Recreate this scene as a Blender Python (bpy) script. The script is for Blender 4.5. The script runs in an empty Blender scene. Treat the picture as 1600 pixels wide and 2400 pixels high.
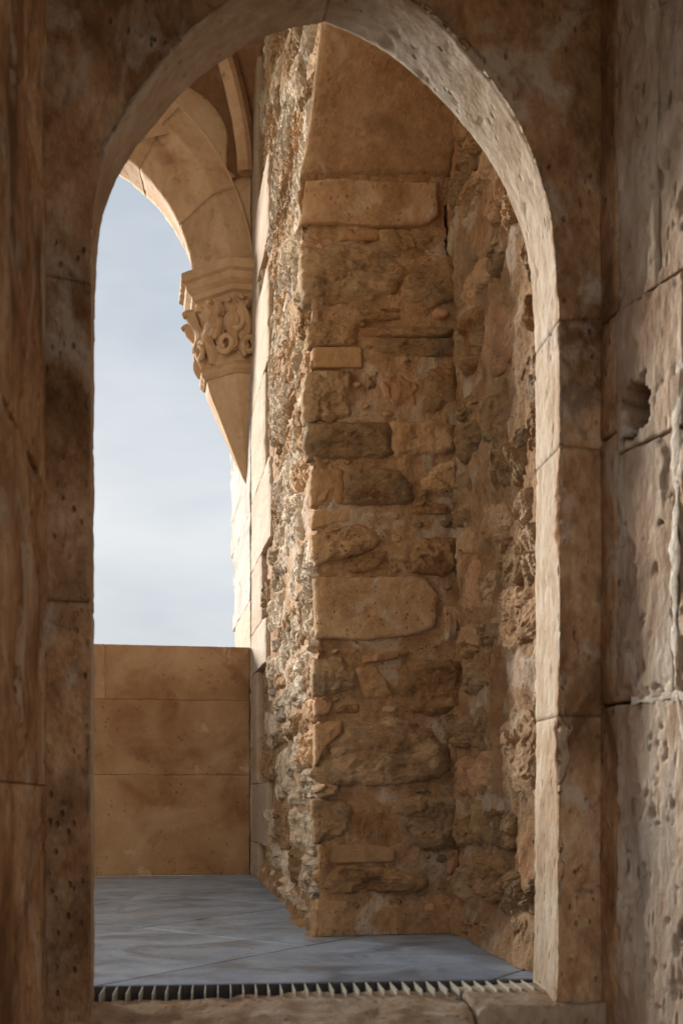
import bpy, math, random
import numpy as np

# ------------------------------------------------------------------ camera, world, sun, exposure
scene = bpy.context.scene
FPX, HORIZON, EYE = 2700.0, 1870.0, 0.38          # focal length in photo pixels, horizon row, eye height over the floor
YAW = math.atan(490.0 / FPX)
cam_d = bpy.data.cameras.new('camera')
cam = bpy.data.objects.new('camera', cam_d)
scene.collection.objects.link(cam)
cam.location = (0, 0, EYE)
cam.rotation_euler = (math.pi / 2, 0, -YAW)
cam_d.sensor_fit = 'VERTICAL'
cam_d.sensor_height = 36.0
cam_d.sensor_width = 24.0
cam_d.lens = FPX / 2400 * 36.0
cam_d.shift_y = (HORIZON - 1200) / 2400
cam_d.clip_start = 0.02
cam_d.clip_end = 6000
cam_d.dof.use_dof = True
cam_d.dof.focus_distance = 3.9
cam_d.dof.aperture_fstop = 5.0
scene.camera = cam

SUN_AZ, SUN_EL = math.radians(33), math.radians(14)     # azimuth measured from +Y towards -X
to_sun = (-math.sin(SUN_AZ) * math.cos(SUN_EL), math.cos(SUN_AZ) * math.cos(SUN_EL), math.sin(SUN_EL))
world = bpy.data.worlds.new('World')
scene.world = world
world.use_nodes = True
wn, wl = world.node_tree.nodes, world.node_tree.links
wn.clear()
w_out = wn.new('ShaderNodeOutputWorld')
w_bg = wn.new('ShaderNodeBackground')
w_sky = wn.new('ShaderNodeTexSky')
w_sky.sky_type = 'NISHITA'
w_sky.sun_disc = False
w_sky.sun_elevation = SUN_EL
w_sky.sun_rotation = -SUN_AZ
w_sky.dust_density = 3.0
w_sky.air_density = 1.2
w_co = wn.new('ShaderNodeTexCoord')
w_map = wn.new('ShaderNodeMapping')
w_map.inputs['Scale'].default_value = (1.2, 1.2, 3.6)
w_no = wn.new('ShaderNodeTexNoise')
w_no.inputs['Scale'].default_value = 2.1
w_no.inputs['Detail'].default_value = 5
w_no.inputs['Roughness'].default_value = 0.5
w_ra = wn.new('ShaderNodeValToRGB')
w_ra.color_ramp.elements[0].position = 0.36
w_ra.color_ramp.elements[0].color = (2.4, 2.70, 3.05, 1)
w_ra.color_ramp.elements[1].position = 0.62
w_ra.color_ramp.elements[1].color = (3.45, 3.62, 3.82, 1)
w_mix = wn.new('ShaderNodeMixRGB')
w_mix.inputs[0].default_value = 0.95               # thin cloud cover over the clear sky
wl.new(w_co.outputs['Generated'], w_map.inputs[0])
wl.new(w_map.outputs[0], w_no.inputs['Vector'])
wl.new(w_no.outputs[0], w_ra.inputs[0])
wl.new(w_sky.outputs[0], w_mix.inputs[1])
wl.new(w_ra.outputs[0], w_mix.inputs[2])
wl.new(w_mix.outputs[0], w_bg.inputs[0])
w_bg.inputs[1].default_value = 0.07
wl.new(w_bg.outputs[0], w_out.inputs[0])

sun_d = bpy.data.lights.new('sun', 'SUN')
sun_d.energy = 3.3
sun_d.angle = math.radians(16)
sun_d.color = (1.0, 0.95, 0.87)
sun = bpy.data.objects.new('sun', sun_d)
scene.collection.objects.link(sun)
from mathutils import Vector
sun.rotation_euler = Vector(to_sun).to_track_quat('Z', 'Y').to_euler()
sun.location = (-6, 8, 9)

scene.view_settings.view_transform = 'Standard'
scene.view_settings.look = 'None'
scene.view_settings.gamma = 1.0
scene.view_settings.use_curve_mapping = False
scene.view_settings.exposure = 1.65
scene.cycles.use_denoising = True
scene.cycles.max_bounces = 10
scene.cycles.diffuse_bounces = 7
scene.cycles.sample_clamp_indirect = 8

# ------------------------------------------------------------------ photo pixel -> place
def ray(px, py):
    u = (px - 800) / FPX; v = (HORIZON - py) / FPX
    return (math.sin(YAW) + u * math.cos(YAW), math.cos(YAW) - u * math.sin(YAW), v)
def on_y(px, py, Y):
    d = ray(px, py); t = Y / d[1]
    return (d[0] * t, EYE + d[2] * t)
def on_x(px, py, X):
    d = ray(px, py); t = X / d[0]
    return (d[1] * t, EYE + d[2] * t)

# ------------------------------------------------------------------ noise
_rs = np.random.RandomState(7)
_perm = np.tile(_rs.permutation(256), 3)
_grad = _rs.normal(size=(256, 3)); _grad /= np.linalg.norm(_grad, axis=1)[:, None]
def pnoise(P):
    P = np.asarray(P, float)
    I = np.floor(P).astype(int); F = P - I; I &= 255
    W = F * F * F * (F * (F * 6 - 15) + 10)
    out = 0
    for dx in (0, 1):
        wx = W[..., 0] if dx else 1 - W[..., 0]
        for dy in (0, 1):
            wy = W[..., 1] if dy else 1 - W[..., 1]
            for dz in (0, 1):
                wz = W[..., 2] if dz else 1 - W[..., 2]
                g = _grad[_perm[_perm[_perm[I[..., 0] + dx] + I[..., 1] + dy] + I[..., 2] + dz] & 255]
                out = out + wx * wy * wz * (g[..., 0] * (F[..., 0] - dx) + g[..., 1] * (F[..., 1] - dy) + g[..., 2] * (F[..., 2] - dz))
    return out * 1.5
def fbm(P, f=1.0, o=4, g=0.5, seed=0.0):
    P = np.asarray(P, float) * f + seed * 17.31
    r = 0; a = 1.0
    for i in range(o):
        r = r + a * pnoise(P + i * 5.7); P = P * 2.03; a *= g
    return r
def ridged(P, f=1.0, o=4, g=0.5, seed=0.0):
    P = np.asarray(P, float) * f + seed * 11.7
    r = 0; a = 1.0
    for i in range(o):
        r = r + a * (1 - np.abs(pnoise(P + i * 3.3)) * 2.2); P = P * 2.1; a *= g
    return r
def sstep(a, b, x):
    t = np.clip((x - a) / (b - a), 0, 1); return t * t * (3 - 2 * t)

# ------------------------------------------------------------------ materials
def stone_mat(name, cols, scale=6.0, stretch=(1, 1, 1), stains=(), bump=0.35, bscale=60.0, rough=0.9, pits=0.0, pit_scale=45.0, var=0.25, fine=0.4, spec=0.12, distort=0.6):
    m = bpy.data.materials.new(name); m.use_nodes = True
    n, l = m.node_tree.nodes, m.node_tree.links
    b = n['Principled BSDF']
    b.inputs['Specular IOR Level'].default_value = spec
    geo = n.new('ShaderNodeNewGeometry')
    mp = n.new('ShaderNodeMapping'); mp.inputs['Scale'].default_value = stretch
    l.new(geo.outputs['Position'], mp.inputs[0])
    oi = n.new('ShaderNodeObjectInfo')
    # every piece has its own cut of the stone: shift the pattern by the object's random number
    sh = n.new('ShaderNodeVectorMath'); sh.operation = 'MULTIPLY_ADD'
    cmb = n.new('ShaderNodeCombineXYZ')
    for i in range(3): l.new(oi.outputs['Random'], cmb.inputs[i])
    l.new(cmb.outputs[0], sh.inputs[0]); sh.inputs[1].default_value = (0.9, 1.7, 2.3)
    l.new(mp.outputs[0], sh.inputs[2])
    def noise(sc, det=6, ro=0.6, di=0.0, vec=None):
        t = n.new('ShaderNodeTexNoise'); t.inputs['Scale'].default_value = sc
        t.inputs['Detail'].default_value = det; t.inputs['Roughness'].default_value = ro
        t.inputs['Distortion'].default_value = di
        l.new((vec or sh.outputs[0]), t.inputs['Vector']); return t.outputs[0]
    def math_(op, a, bb):
        t = n.new('ShaderNodeMath'); t.operation = op
        for i, x in enumerate((a, bb)):
            if isinstance(x, (int, float)): t.inputs[i].default_value = x
            else: l.new(x, t.inputs[i])
        return t.outputs[0]
    A = noise(scale, 7, 0.62, distort)
    B = noise(scale * 7, 5, 0.7)
    f = math_('ADD', A, math_('MULTIPLY', math_('SUBTRACT', B, 0.5), fine))
    r = n.new('ShaderNodeValToRGB'); e = r.color_ramp.elements
    while len(e) < len(cols): e.new(0.5)
    for k, (p, c) in enumerate(cols): e[k].position = p; e[k].color = (*c, 1)
    l.new(f, r.inputs[0]); col = r.outputs[0]
    for (c, sc, lo, hi, st, amt) in stains:
        mp2 = n.new('ShaderNodeMapping'); mp2.inputs['Scale'].default_value = st
        mp2.inputs['Location'].default_value = (sc * 0.37, lo * 9.1, hi * 4.3)
        l.new(geo.outputs['Position'], mp2.inputs[0])
        S = noise(sc, 6, 0.6, 0.8, mp2.outputs[0])
        rr = n.new('ShaderNodeValToRGB'); rr.color_ramp.elements[0].position = lo; rr.color_ramp.elements[1].position = hi
        l.new(S, rr.inputs[0])
        mx = n.new('ShaderNodeMixRGB'); mx.inputs[2].default_value = (*c, 1)
        l.new(math_('MULTIPLY', rr.outputs[0], amt), mx.inputs[0]); l.new(col, mx.inputs[1]); col = mx.outputs[0]
    h = math_('ADD', math_('MULTIPLY', noise(bscale, 6, 0.7), 1.0), math_('MULTIPLY', noise(bscale * 0.22, 5, 0.6), 1.6))
    if pits:
        vo = n.new('ShaderNodeTexVoronoi'); vo.inputs['Scale'].default_value = pit_scale
        vo.inputs['Randomness'].default_value = 1.0
        l.new(mp.outputs[0], vo.inputs['Vector'])
        pr = n.new('ShaderNodeValToRGB'); pr.color_ramp.elements[0].position = 0.10; pr.color_ramp.elements[1].position = 0.24
        l.new(vo.outputs['Distance'], pr.inputs[0])
        gate = n.new('ShaderNodeValToRGB'); gate.color_ramp.elements[0].position = 0.48; gate.color_ramp.elements[1].position = 0.62
        l.new(noise(pit_scale * 0.16, 3), gate.inputs[0])
        pit = math_('MULTIPLY', math_('SUBTRACT', 1.0, pr.outputs[0]), gate.outputs[0])
        h = math_('SUBTRACT', h, math_('MULTIPLY', pit, 2.5 * pits))
        mx = n.new('ShaderNodeMixRGB'); mx.inputs[2].default_value = (0.07, 0.045, 0.03, 1)
        l.new(math_('MULTIPLY', pit, 0.55), mx.inputs[0]); l.new(col, mx.inputs[1]); col = mx.outputs[0]
    hs = n.new('ShaderNodeHueSaturation')
    l.new(math_('ADD', 1 - var / 2, math_('MULTIPLY', oi.outputs['Random'], var)), hs.inputs['Value'])
    l.new(col, hs.inputs['Color']); l.new(hs.outputs[0], b.inputs['Base Color'])
    b.inputs['Roughness'].default_value = rough
    bp = n.new('ShaderNodeBump'); bp.inputs['Strength'].default_value = bump; bp.inputs['Distance'].default_value = 0.012
    l.new(h, bp.inputs['Height']); l.new(bp.outputs[0], b.inputs['Normal'])
    return m

DARK = (0.10, 0.055, 0.03)
M = {}
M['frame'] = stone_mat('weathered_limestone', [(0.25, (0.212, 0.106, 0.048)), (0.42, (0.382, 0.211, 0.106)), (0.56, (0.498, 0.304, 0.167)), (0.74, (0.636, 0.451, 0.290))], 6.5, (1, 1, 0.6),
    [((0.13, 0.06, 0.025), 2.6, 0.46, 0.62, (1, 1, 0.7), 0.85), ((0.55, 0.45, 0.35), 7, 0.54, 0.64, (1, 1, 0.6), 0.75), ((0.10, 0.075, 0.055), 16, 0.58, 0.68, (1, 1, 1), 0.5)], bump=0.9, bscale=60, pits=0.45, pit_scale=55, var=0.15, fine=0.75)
M['frame_pale'] = stone_mat('pale_cut_limestone', [(0.25, (0.274, 0.185, 0.116)), (0.42, (0.395, 0.296, 0.206)), (0.58, (0.479, 0.392, 0.303)), (0.76, (0.578, 0.511, 0.433))], 5.5, (1, 1, 0.5), [((0.40, 0.25, 0.14), 3.0, 0.52, 0.68, (1, 1, 0.5), 0.7), ((0.24, 0.18, 0.13), 12, 0.60, 0.70, (1, 1, 1), 0.5)], bump=0.6, bscale=60, pits=0.7, pit_scale=38, var=0.12, fine=0.6)
M['reveal'] = stone_mat('pitted_limestone', [(0.25, (0.27, 0.18, 0.115)), (0.45, (0.44, 0.33, 0.24)), (0.6, (0.52, 0.43, 0.34)), (0.8, (0.62, 0.55, 0.46))], 5.5, (1, 1, 0.35),
    [((0.22, 0.10, 0.045), 3.2, 0.5, 0.68, (1, 1, 0.28), 0.8), ((0.20, 0.19, 0.18), 3.0, 0.56, 0.70, (1.6, 1.6, 0.3), 0.75), ((0.6, 0.55, 0.48), 9, 0.6, 0.7, (1, 1, 0.4), 0.6)], bump=0.7, bscale=55, pits=1.0, pit_scale=38, var=0.15, fine=0.7)
M['parapet'] = stone_mat('smooth_limestone', [(0.25, (0.27, 0.155, 0.08)), (0.5, (0.35, 0.215, 0.12)), (0.75, (0.42, 0.28, 0.17))], 3.5, (1, 1, 1),
    [((0.20, 0.085, 0.04), 2.6, 0.50, 0.70, (1, 1, 1), 0.8), ((0.50, 0.36, 0.23), 1.6, 0.50, 0.70, (1, 1, 1), 0.7), ((0.16, 0.09, 0.05), 12, 0.62, 0.72, (1, 1, 1), 0.6), ((0.55, 0.43, 0.31), 7, 0.64, 0.70, (1, 1, 1), 0.5)], bump=0.22, bscale=70, pits=0.35, pit_scale=30, var=0.26)
M['arch'] = stone_mat('arch_limestone', [(0.25, (0.34, 0.20, 0.11)), (0.5, (0.48, 0.32, 0.20)), (0.75, (0.56, 0.42, 0.29))], 3.0, (1, 1, 1),
    [((0.22, 0.09, 0.04), 2.4, 0.56, 0.70, (1, 1, 1), 0.7), ((0.13, 0.10, 0.08), 9, 0.60, 0.70, (1, 1, 1), 0.65)], bump=0.25, bscale=60, pits=0.3, var=0.14)
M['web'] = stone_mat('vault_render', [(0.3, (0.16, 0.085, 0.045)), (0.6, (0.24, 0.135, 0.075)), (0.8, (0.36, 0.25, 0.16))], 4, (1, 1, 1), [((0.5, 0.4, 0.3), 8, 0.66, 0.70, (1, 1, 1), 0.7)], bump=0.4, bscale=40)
M['corbel'] = stone_mat('carved_limestone', [(0.3, (0.40, 0.25, 0.145)), (0.55, (0.50, 0.34, 0.21)), (0.8, (0.58, 0.44, 0.31))], 4, (1, 1, 1), [((0.24, 0.13, 0.07), 10, 0.60, 0.72, (1, 1, 1), 0.5)], bump=0.2, bscale=80, var=0.06)
M['ashlar'] = stone_mat('pale_ashlar', [(0.25, (0.306, 0.217, 0.145)), (0.5, (0.391, 0.306, 0.230)), (0.75, (0.459, 0.395, 0.323))], 3.0, (1, 0.35, 1.3),
    [((0.36, 0.20, 0.10), 5, 0.60, 0.72, (1, 0.25, 1.2), 0.5), ((0.17, 0.16, 0.15), 26, 0.62, 0.68, (1, 0.25, 1), 0.7)], bump=0.3, bscale=60, pits=0.5, pit_scale=26, var=0.12)
M['ashlar_grey'] = stone_mat('grey_weathered_ashlar', [(0.25, (0.240, 0.224, 0.200)), (0.5, (0.400, 0.368, 0.328)), (0.75, (0.512, 0.480, 0.432))], 5.0, (1, 0.3, 1.0),
    [((0.13, 0.125, 0.12), 5, 0.52, 0.68, (1, 0.3, 1.0), 0.75)], bump=0.4, bscale=50, pits=0.5, pit_scale=26, var=0.12)
M['mortar'] = stone_mat('sandy_mortar', [(0.25, (0.257, 0.150, 0.076)), (0.5, (0.389, 0.241, 0.130)), (0.75, (0.494, 0.337, 0.206))], 9, (1, 1, 1), [((0.52, 0.42, 0.33), 6, 0.53, 0.60, (1, 1, 1), 0.8), ((0.30, 0.145, 0.06), 4, 0.55, 0.64, (1, 1, 1), 0.7), ((0.20, 0.14, 0.09), 7, 0.55, 0.66, (1, 1, 1), 0.6)], bump=0.8, bscale=130, pits=0.8, pit_scale=90, var=0, fine=0.7)
M['joint'] = stone_mat('joint_mortar', [(0.3, (0.24, 0.15, 0.09)), (0.7, (0.42, 0.31, 0.21))], 12, bump=0.5, bscale=120, var=0)
M['pale_joint'] = stone_mat('pale_lime_mortar', [(0.3, (0.52, 0.45, 0.36)), (0.7, (0.72, 0.67, 0.58))], 14, bump=0.6, bscale=90, var=0)
M['slate'] = stone_mat('grey_slate_rubble', [(0.24, (0.149, 0.119, 0.082)), (0.40, (0.378, 0.308, 0.232)), (0.56, (0.550, 0.464, 0.365)), (0.78, (0.710, 0.616, 0.504))], 6, (1, 0.9, 1.2), [((0.33, 0.19, 0.09), 7, 0.56, 0.68, (1, 1, 1), 0.6)], bump=0.45, bscale=60, var=0.35, rough=0.95)
M['schist'] = stone_mat('brown_schist_rubble', [(0.22, (0.177, 0.109, 0.057)), (0.45, (0.312, 0.199, 0.107)), (0.65, (0.437, 0.294, 0.164)), (0.82, (0.551, 0.408, 0.254))], 9, (1, 1, 1.8), [((0.30, 0.13, 0.05), 6, 0.56, 0.68, (1, 1, 1), 0.7), ((0.22, 0.18, 0.13), 6, 0.52, 0.66, (1, 1, 1), 0.7)], bump=1.0, bscale=65, var=0.35)
M['greyschist'] = stone_mat('grey_brown_schist_rubble', [(0.22, (0.201, 0.126, 0.067)), (0.42, (0.354, 0.237, 0.135)), (0.6, (0.484, 0.336, 0.202)), (0.8, (0.614, 0.452, 0.298))], 10, (1, 1, 1.6), [((0.28, 0.15, 0.07), 6, 0.54, 0.68, (1, 1, 1), 0.7), ((0.19, 0.15, 0.105), 8, 0.54, 0.66, (1, 1, 1), 0.6)], bump=1.0, bscale=70, var=0.25, rough=0.9)
M['lintel'] = stone_mat('brown_lintel_stone', [(0.25, (0.220, 0.128, 0.066)), (0.5, (0.330, 0.204, 0.114)), (0.75, (0.430, 0.294, 0.185))], 6, (1, 1, 1), [((0.46, 0.36, 0.27), 9, 0.56, 0.64, (1, 1, 1), 0.6), ((0.18, 0.11, 0.06), 4, 0.52, 0.66, (1, 1, 1), 0.6)], bump=0.5, bscale=60, pits=0.3, var=0.15, fine=0.7)
M['tan'] = stone_mat('tan_limestone_rubble', [(0.25, (0.306, 0.181, 0.092)), (0.5, (0.444, 0.287, 0.162)), (0.75, (0.543, 0.389, 0.250))], 6, (1, 1, 1), [((0.25, 0.13, 0.06), 5, 0.54, 0.68, (1, 1, 1), 0.6), ((0.52, 0.44, 0.36), 8, 0.58, 0.66, (1, 1, 1), 0.6)], bump=0.8, bscale=60, pits=0.4, pit_scale=60, var=0.25, fine=0.7)
M['orange'] = stone_mat('orange_sandstone_rubble', [(0.25, (0.294, 0.152, 0.080)), (0.5, (0.423, 0.247, 0.140)), (0.75, (0.515, 0.351, 0.230))], 9, (1, 1, 1), [((0.25, 0.17, 0.12), 7, 0.58, 0.68, (1, 1, 1), 0.6)], bump=0.55, bscale=70, var=0.2)
M['darkstone'] = stone_mat('dark_stone_rubble', [(0.25, (0.195, 0.112, 0.054)), (0.5, (0.345, 0.206, 0.103)), (0.75, (0.510, 0.325, 0.176))], 9, (1, 1, 1.6), [((0.24, 0.12, 0.05), 6, 0.56, 0.68, (1, 1, 1), 0.6)], bump=1.0, bscale=60, var=0.3)
M['ochre'] = stone_mat('ochre_rubble', [(0.25, (0.260, 0.152, 0.075)), (0.5, (0.360, 0.218, 0.114)), (0.75, (0.440, 0.294, 0.167))], 7, bump=0.45, bscale=80, var=0.2)
M['floor'] = stone_mat('slate_paving', [(0.25, (0.174, 0.244, 0.352)), (0.45, (0.255, 0.348, 0.486)), (0.6, (0.316, 0.415, 0.553)), (0.78, (0.428, 0.520, 0.643))], 5, (1, 1, 1), [((0.42, 0.42, 0.41), 5, 0.55, 0.74, (1.2, 0.9, 1), 0.55), ((0.36, 0.34, 0.30), 22, 0.58, 0.70, (1, 1, 1), 0.45), ((0.11, 0.125, 0.145), 4.5, 0.47, 0.62, (1, 1, 1), 0.7), ((0.09, 0.09, 0.095), 26, 0.62, 0.70, (1, 1, 1), 0.6)], bump=0.10, bscale=60, rough=0.36, var=0.18, spec=0.5, fine=0.6)
M['grout'] = stone_mat('dusty_grout', [(0.3, (0.15, 0.145, 0.135)), (0.7, (0.30, 0.28, 0.25))], 9, bump=0.4, bscale=120, var=0)
M['plaster'] = stone_mat('room_plaster', [(0.3, (0.36, 0.25, 0.16)), (0.7, (0.50, 0.38, 0.27))], 2, bump=0.2, bscale=30, var=0.05)
M['bounce_plaster'] = stone_mat('pale_bounce_plaster', [(0.3, (0.66, 0.55, 0.41)), (0.7, (0.80, 0.70, 0.54))], 2, bump=0.2, bscale=30, var=0.05)  # pale tone chosen to bounce warm light off unseen walls and roofs
M['roomfloor'] = stone_mat('room_paving', [(0.3, (0.46, 0.31, 0.19)), (0.7, (0.56, 0.41, 0.28))], 2, bump=0.2, bscale=30, var=0.05)  # tone raised so these unseen floors bounce warm light
M['earth'] = stone_mat('dry_hillside', [(0.3, (0.07, 0.085, 0.04)), (0.55, (0.16, 0.13, 0.08)), (0.8, (0.24, 0.20, 0.13))], 0.08, bump=0.3, bscale=2, var=0)
M['darkmetal'] = stone_mat('darkened_channel', [(0.3, (0.07, 0.065, 0.06)), (0.7, (0.13, 0.12, 0.105))], 20, bump=0.3, bscale=80, var=0)  # dark grey channel, darkened in colour so the slots read as shade
gm = bpy.data.materials.new('painted_grate'); gm.use_nodes = True
_b = gm.node_tree.nodes['Principled BSDF']
_n = gm.node_tree.nodes.new('ShaderNodeTexNoise'); _n.inputs['Scale'].default_value = 40
_r = gm.node_tree.nodes.new('ShaderNodeValToRGB'); _r.color_ramp.elements[0].color = (0.36, 0.34, 0.28, 1); _r.color_ramp.elements[1].color = (0.56, 0.54, 0.46, 1)
_r.color_ramp.elements[0].position = 0.35; _r.color_ramp.elements[1].position = 0.65
gm.node_tree.links.new(_n.outputs[0], _r.inputs[0]); gm.node_tree.links.new(_r.outputs[0], _b.inputs['Base Color'])
_b.inputs['Roughness'].default_value = 0.5
M['grate'] = gm

# ------------------------------------------------------------------ objects
COL = scene.collection
def mesh_obj(name, V, F, mat, parent=None, smooth=True):
    V = np.asarray(V, float)
    off = np.array(parent['_w'] if parent is not None and '_w' in parent else (0, 0, 0), float)
    me = bpy.data.meshes.new(name)
    me.from_pydata((V - off).tolist(), [], [list(map(int, f)) for f in F])
    me.materials.append(M[mat] if isinstance(mat, str) else mat)
    if smooth: me.polygons.foreach_set('use_smooth', [True] * len(me.polygons))
    me.update()
    o = bpy.data.objects.new(name, me); COL.objects.link(o)
    if parent is not None:
        o.parent = parent
        if '_w' in parent: o['_w'] = list(parent['_w'])
    return o
def thing(name, label, cat, loc, group=None):
    o = bpy.data.objects.new(name, None); COL.objects.link(o)
    o.empty_display_size = 0.05
    o.location = loc; o['_w'] = list(map(float, loc)); o['label'] = label; o['category'] = cat
    if group: o['group'] = group
    return o
def structure(o): o['kind'] = 'structure'; return o

def box_geo(x0, x1, y0, y1, z0, z1):
    V = [(x, y, z) for z in (z0, z1) for y in (y0, y1) for x in (x0, x1)]
    F = [(0, 2, 3, 1), (4, 5, 7, 6), (0, 1, 5, 4), (2, 6, 7, 3), (0, 4, 6, 2), (1, 3, 7, 5)]
    return V, F
def boxes(name, L, mat, parent=None):
    V, F = [], []
    for b in L:
        v, f = box_geo(*b); k = len(V); V += v; F += [tuple(i + k for i in q) for q in f]
    return mesh_obj(name, V, F, mat, parent, smooth=False)
def grid_faces(nu, nv, base=0, flip=False):
    i = np.arange(nu - 1)[:, None] * nv + np.arange(nv - 1)[None, :] + base
    q = np.stack([i, i + nv, i + nv + 1, i + 1], -1).reshape(-1, 4)
    return q[:, ::-1] if flip else q

def block(name, parent, mat, o, U, V, N, u0, u1, v0, v1, step=0.01, thick=0.1, edge=0.006, amp=0.0015, freq=6, seed=0, hfun=None, chip=0.6):
    """a dressed stone: a dense face in the plane (o,U,V) looking along N, worn edges, flat sides going back by thick"""
    o, U, V, N = (np.array(a, float) for a in (o, U, V, N))
    def axis(a, b):
        n = max(4, int((b - a) / step) + 1)
        e = min(edge, (b - a) * 0.2)
        return np.unique(np.concatenate([np.linspace(a, b, n), a + e * np.array([0.12, 0.35, 0.7, 1.2]), b - e * np.array([0.12, 0.35, 0.7, 1.2])]))
    us, vs = axis(u0, u1), axis(v0, v1)
    Ug, Vg = np.meshgrid(us, vs, indexing='ij')
    P = o + Ug[..., None] * U + Vg[..., None] * V
    d = np.minimum(np.minimum(Ug - u0, u1 - Ug), np.minimum(Vg - v0, v1 - Vg))
    er = edge * (1 + chip * 1.6 * np.clip(fbm(P, 14, 3, 0.6, seed) , -0.5, 1.6))
    t = np.clip(1 - d / er, 0, 1)
    h = -er * (1 - np.sqrt(np.clip(1 - t * t, 0, 1)))
    h = h + amp * fbm(P, freq, 5, 0.55, seed + 3)
    if hfun is not None: h = h + hfun(Ug, Vg, P)
    P = P + h[..., None] * N
    nu, nv = len(us), len(vs)
    flip = np.dot(np.cross(U, V), N) < 0
    Vt = P.reshape(-1, 3)
    F = grid_faces(nu, nv, 0, flip).tolist()
    loop = [(i, 0) for i in range(nu)] + [(nu - 1, j) for j in range(1, nv)] + [(i, nv - 1) for i in range(nu - 2, -1, -1)] + [(0, j) for j in range(nv - 2, 0, -1)]
    idx = [i * nv + j for i, j in loop]
    B = np.array([o + us[i] * U + vs[j] * V - thick * N for i, j in loop])
    k = len(Vt); n = len(idx)
    for a in range(n):
        b2 = (a + 1) % n
        q = (idx[a], k + a, k + b2, idx[b2])
        F.append(q[::-1] if flip else q)
    F.append(list(range(k, k + n))[::-1] if not flip else list(range(k, k + n)))
    return mesh_obj(name, np.vstack([Vt, B]), F, mat, parent)

def smooth_outline(pts, n):
    """closed Catmull-Rom through pts, n samples by arc length"""
    p = np.array(pts, float); K = len(p); S = []
    for i in range(K):
        a, b, c, d = p[i - 1], p[i], p[(i + 1) % K], p[(i + 2) % K]
        for t in np.linspace(0, 1, 8, endpoint=False):
            S.append(b + 0.5 * t * (c - a + t * (2 * a - 5 * b + 4 * c - d + t * (3 * (b - c) + d - a))) * 0.9 + 0.1 * t * (c - b))
    S = np.array(S); L = np.concatenate([[0], np.cumsum(np.linalg.norm(np.diff(np.vstack([S, S[:1]]), axis=0), axis=1))])
    q = np.linspace(0, L[-1], n, endpoint=False); SS = np.vstack([S, S[:1]])
    return np.stack([np.interp(q, L, SS[:, k]) for k in (0, 1)], 1)

def outline_of(pts, n, ang=0.6):
    """closed outline: part straight-edged, part smooth, n samples"""
    S = smooth_outline(pts, n)
    p = np.array(pts, float); p = np.vstack([p, p[:1]])
    L = np.concatenate([[0], np.cumsum(np.linalg.norm(np.diff(p, axis=0), axis=1))]); q = np.linspace(0, L[-1], n, endpoint=False)
    T = np.stack([np.interp(q, L, p[:, k]) for k in (0, 1)], 1)
    return ang * T + (1 - ang) * S
def rubble(name, parent, mat, pts, place, depth, seed, A=30, R=9, rough=1.0, skirt=0.03, layered=0.0, flatness=5, facet=1.0, grow=1.0, cells=7, smooth=True, aniso=(1.0, 1.0), angular=0.6):
    """a rough stone bedded in a wall: outline pts in the wall's (u,v); place(u,v,h) gives the point h proud of the wall"""
    rg = np.random.RandomState(seed)
    O = outline_of(pts, A, angular)
    c = O.mean(0); du, dv = max(0.01, np.ptp(O[:, 0])), max(0.01, np.ptp(O[:, 1])); size = math.sqrt(du * dv)
    ang = np.arange(A) / A * 2 * np.pi
    jit = grow * (1 + 0.07 * rough * fbm(np.stack([np.cos(ang) * 2.2, np.sin(ang) * 2.2, np.full(A, seed * 1.3)], 1), 1.9, 3))
    rr = np.concatenate([np.linspace(0.10, 0.92, R - 2), [0.965, 1.0]])
    UV = np.concatenate([c[None], (c + rr[:, None, None] * ((O - c) * jit[:, None])[None]).reshape(-1, 2)])
    r = np.concatenate([[0], np.repeat(rr, A)])
    W = np.concatenate([UV * list(aniso), np.full((len(UV), 1), seed * 0.71)], 1)
    # cleaved facets: each cell its own tilted plane
    q = (UV - c) / [du, dv]
    wob = 0.10 * np.stack([fbm(W, 14, 3, 0.6), fbm(W + 9.1, 14, 3, 0.6)], 1)
    sd = rg.uniform(-0.55, 0.55, (cells, 2)); D = np.linalg.norm((q + wob)[:, None] - sd[None], axis=2); k = D.argmin(1)
    g = rg.normal(size=(cells, 2)) * 0.8; off = rg.uniform(-0.35, 0.25, cells)
    hf = off[k] + np.sum((q - sd[k]) * g[k], 1)
    n1 = fbm(W, 10, 5, 0.62); n2 = ridged(W, 26, 3, 0.55)
    h = 0.75 + facet * 0.75 * hf + rough * (0.42 * n1 + 0.10 * (n2 - 1))
    if layered:
        t = W @ (np.array([rg.uniform(-10, 10), 40, 1.0]) if aniso[1] >= 1 else np.array([22, rg.uniform(-9, 9), 1.0])) + 1.3 * n1
        h = h + layered * 0.35 * ((t % 1.0) - 0.5) + layered * 0.2 * (((t * 0.37) % 1.0) > 0.5)
    H = depth * np.clip(h, 0.0, 2.2) - (depth * 0.9 + 0.004) * r ** flatness
    H = np.where(r >= 0.999, -skirt, H)
    P = np.asarray(place(UV[:, 0], UV[:, 1], H))
    F = [(0, 1 + i, 1 + (i + 1) % A) for i in range(A)]
    for k in range(R - 1):
        b0 = 1 + k * A
        F += [(b0 + i, b0 + A + i, b0 + A + (i + 1) % A, b0 + (i + 1) % A) for i in range(A)]
    hi = place(c[:1], c[1:], np.array([1.0]))[0] - place(c[:1], c[1:], np.array([0.0]))[0]
    base = np.asarray(place(UV[:, 0], UV[:, 1], 0 * H))
    if np.dot(np.cross(base[1] - base[0], base[1 + A // 4] - base[0]), hi) < 0: F = [f[::-1] for f in F]
    return mesh_obj(name, P, F, mat, parent, smooth)

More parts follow.
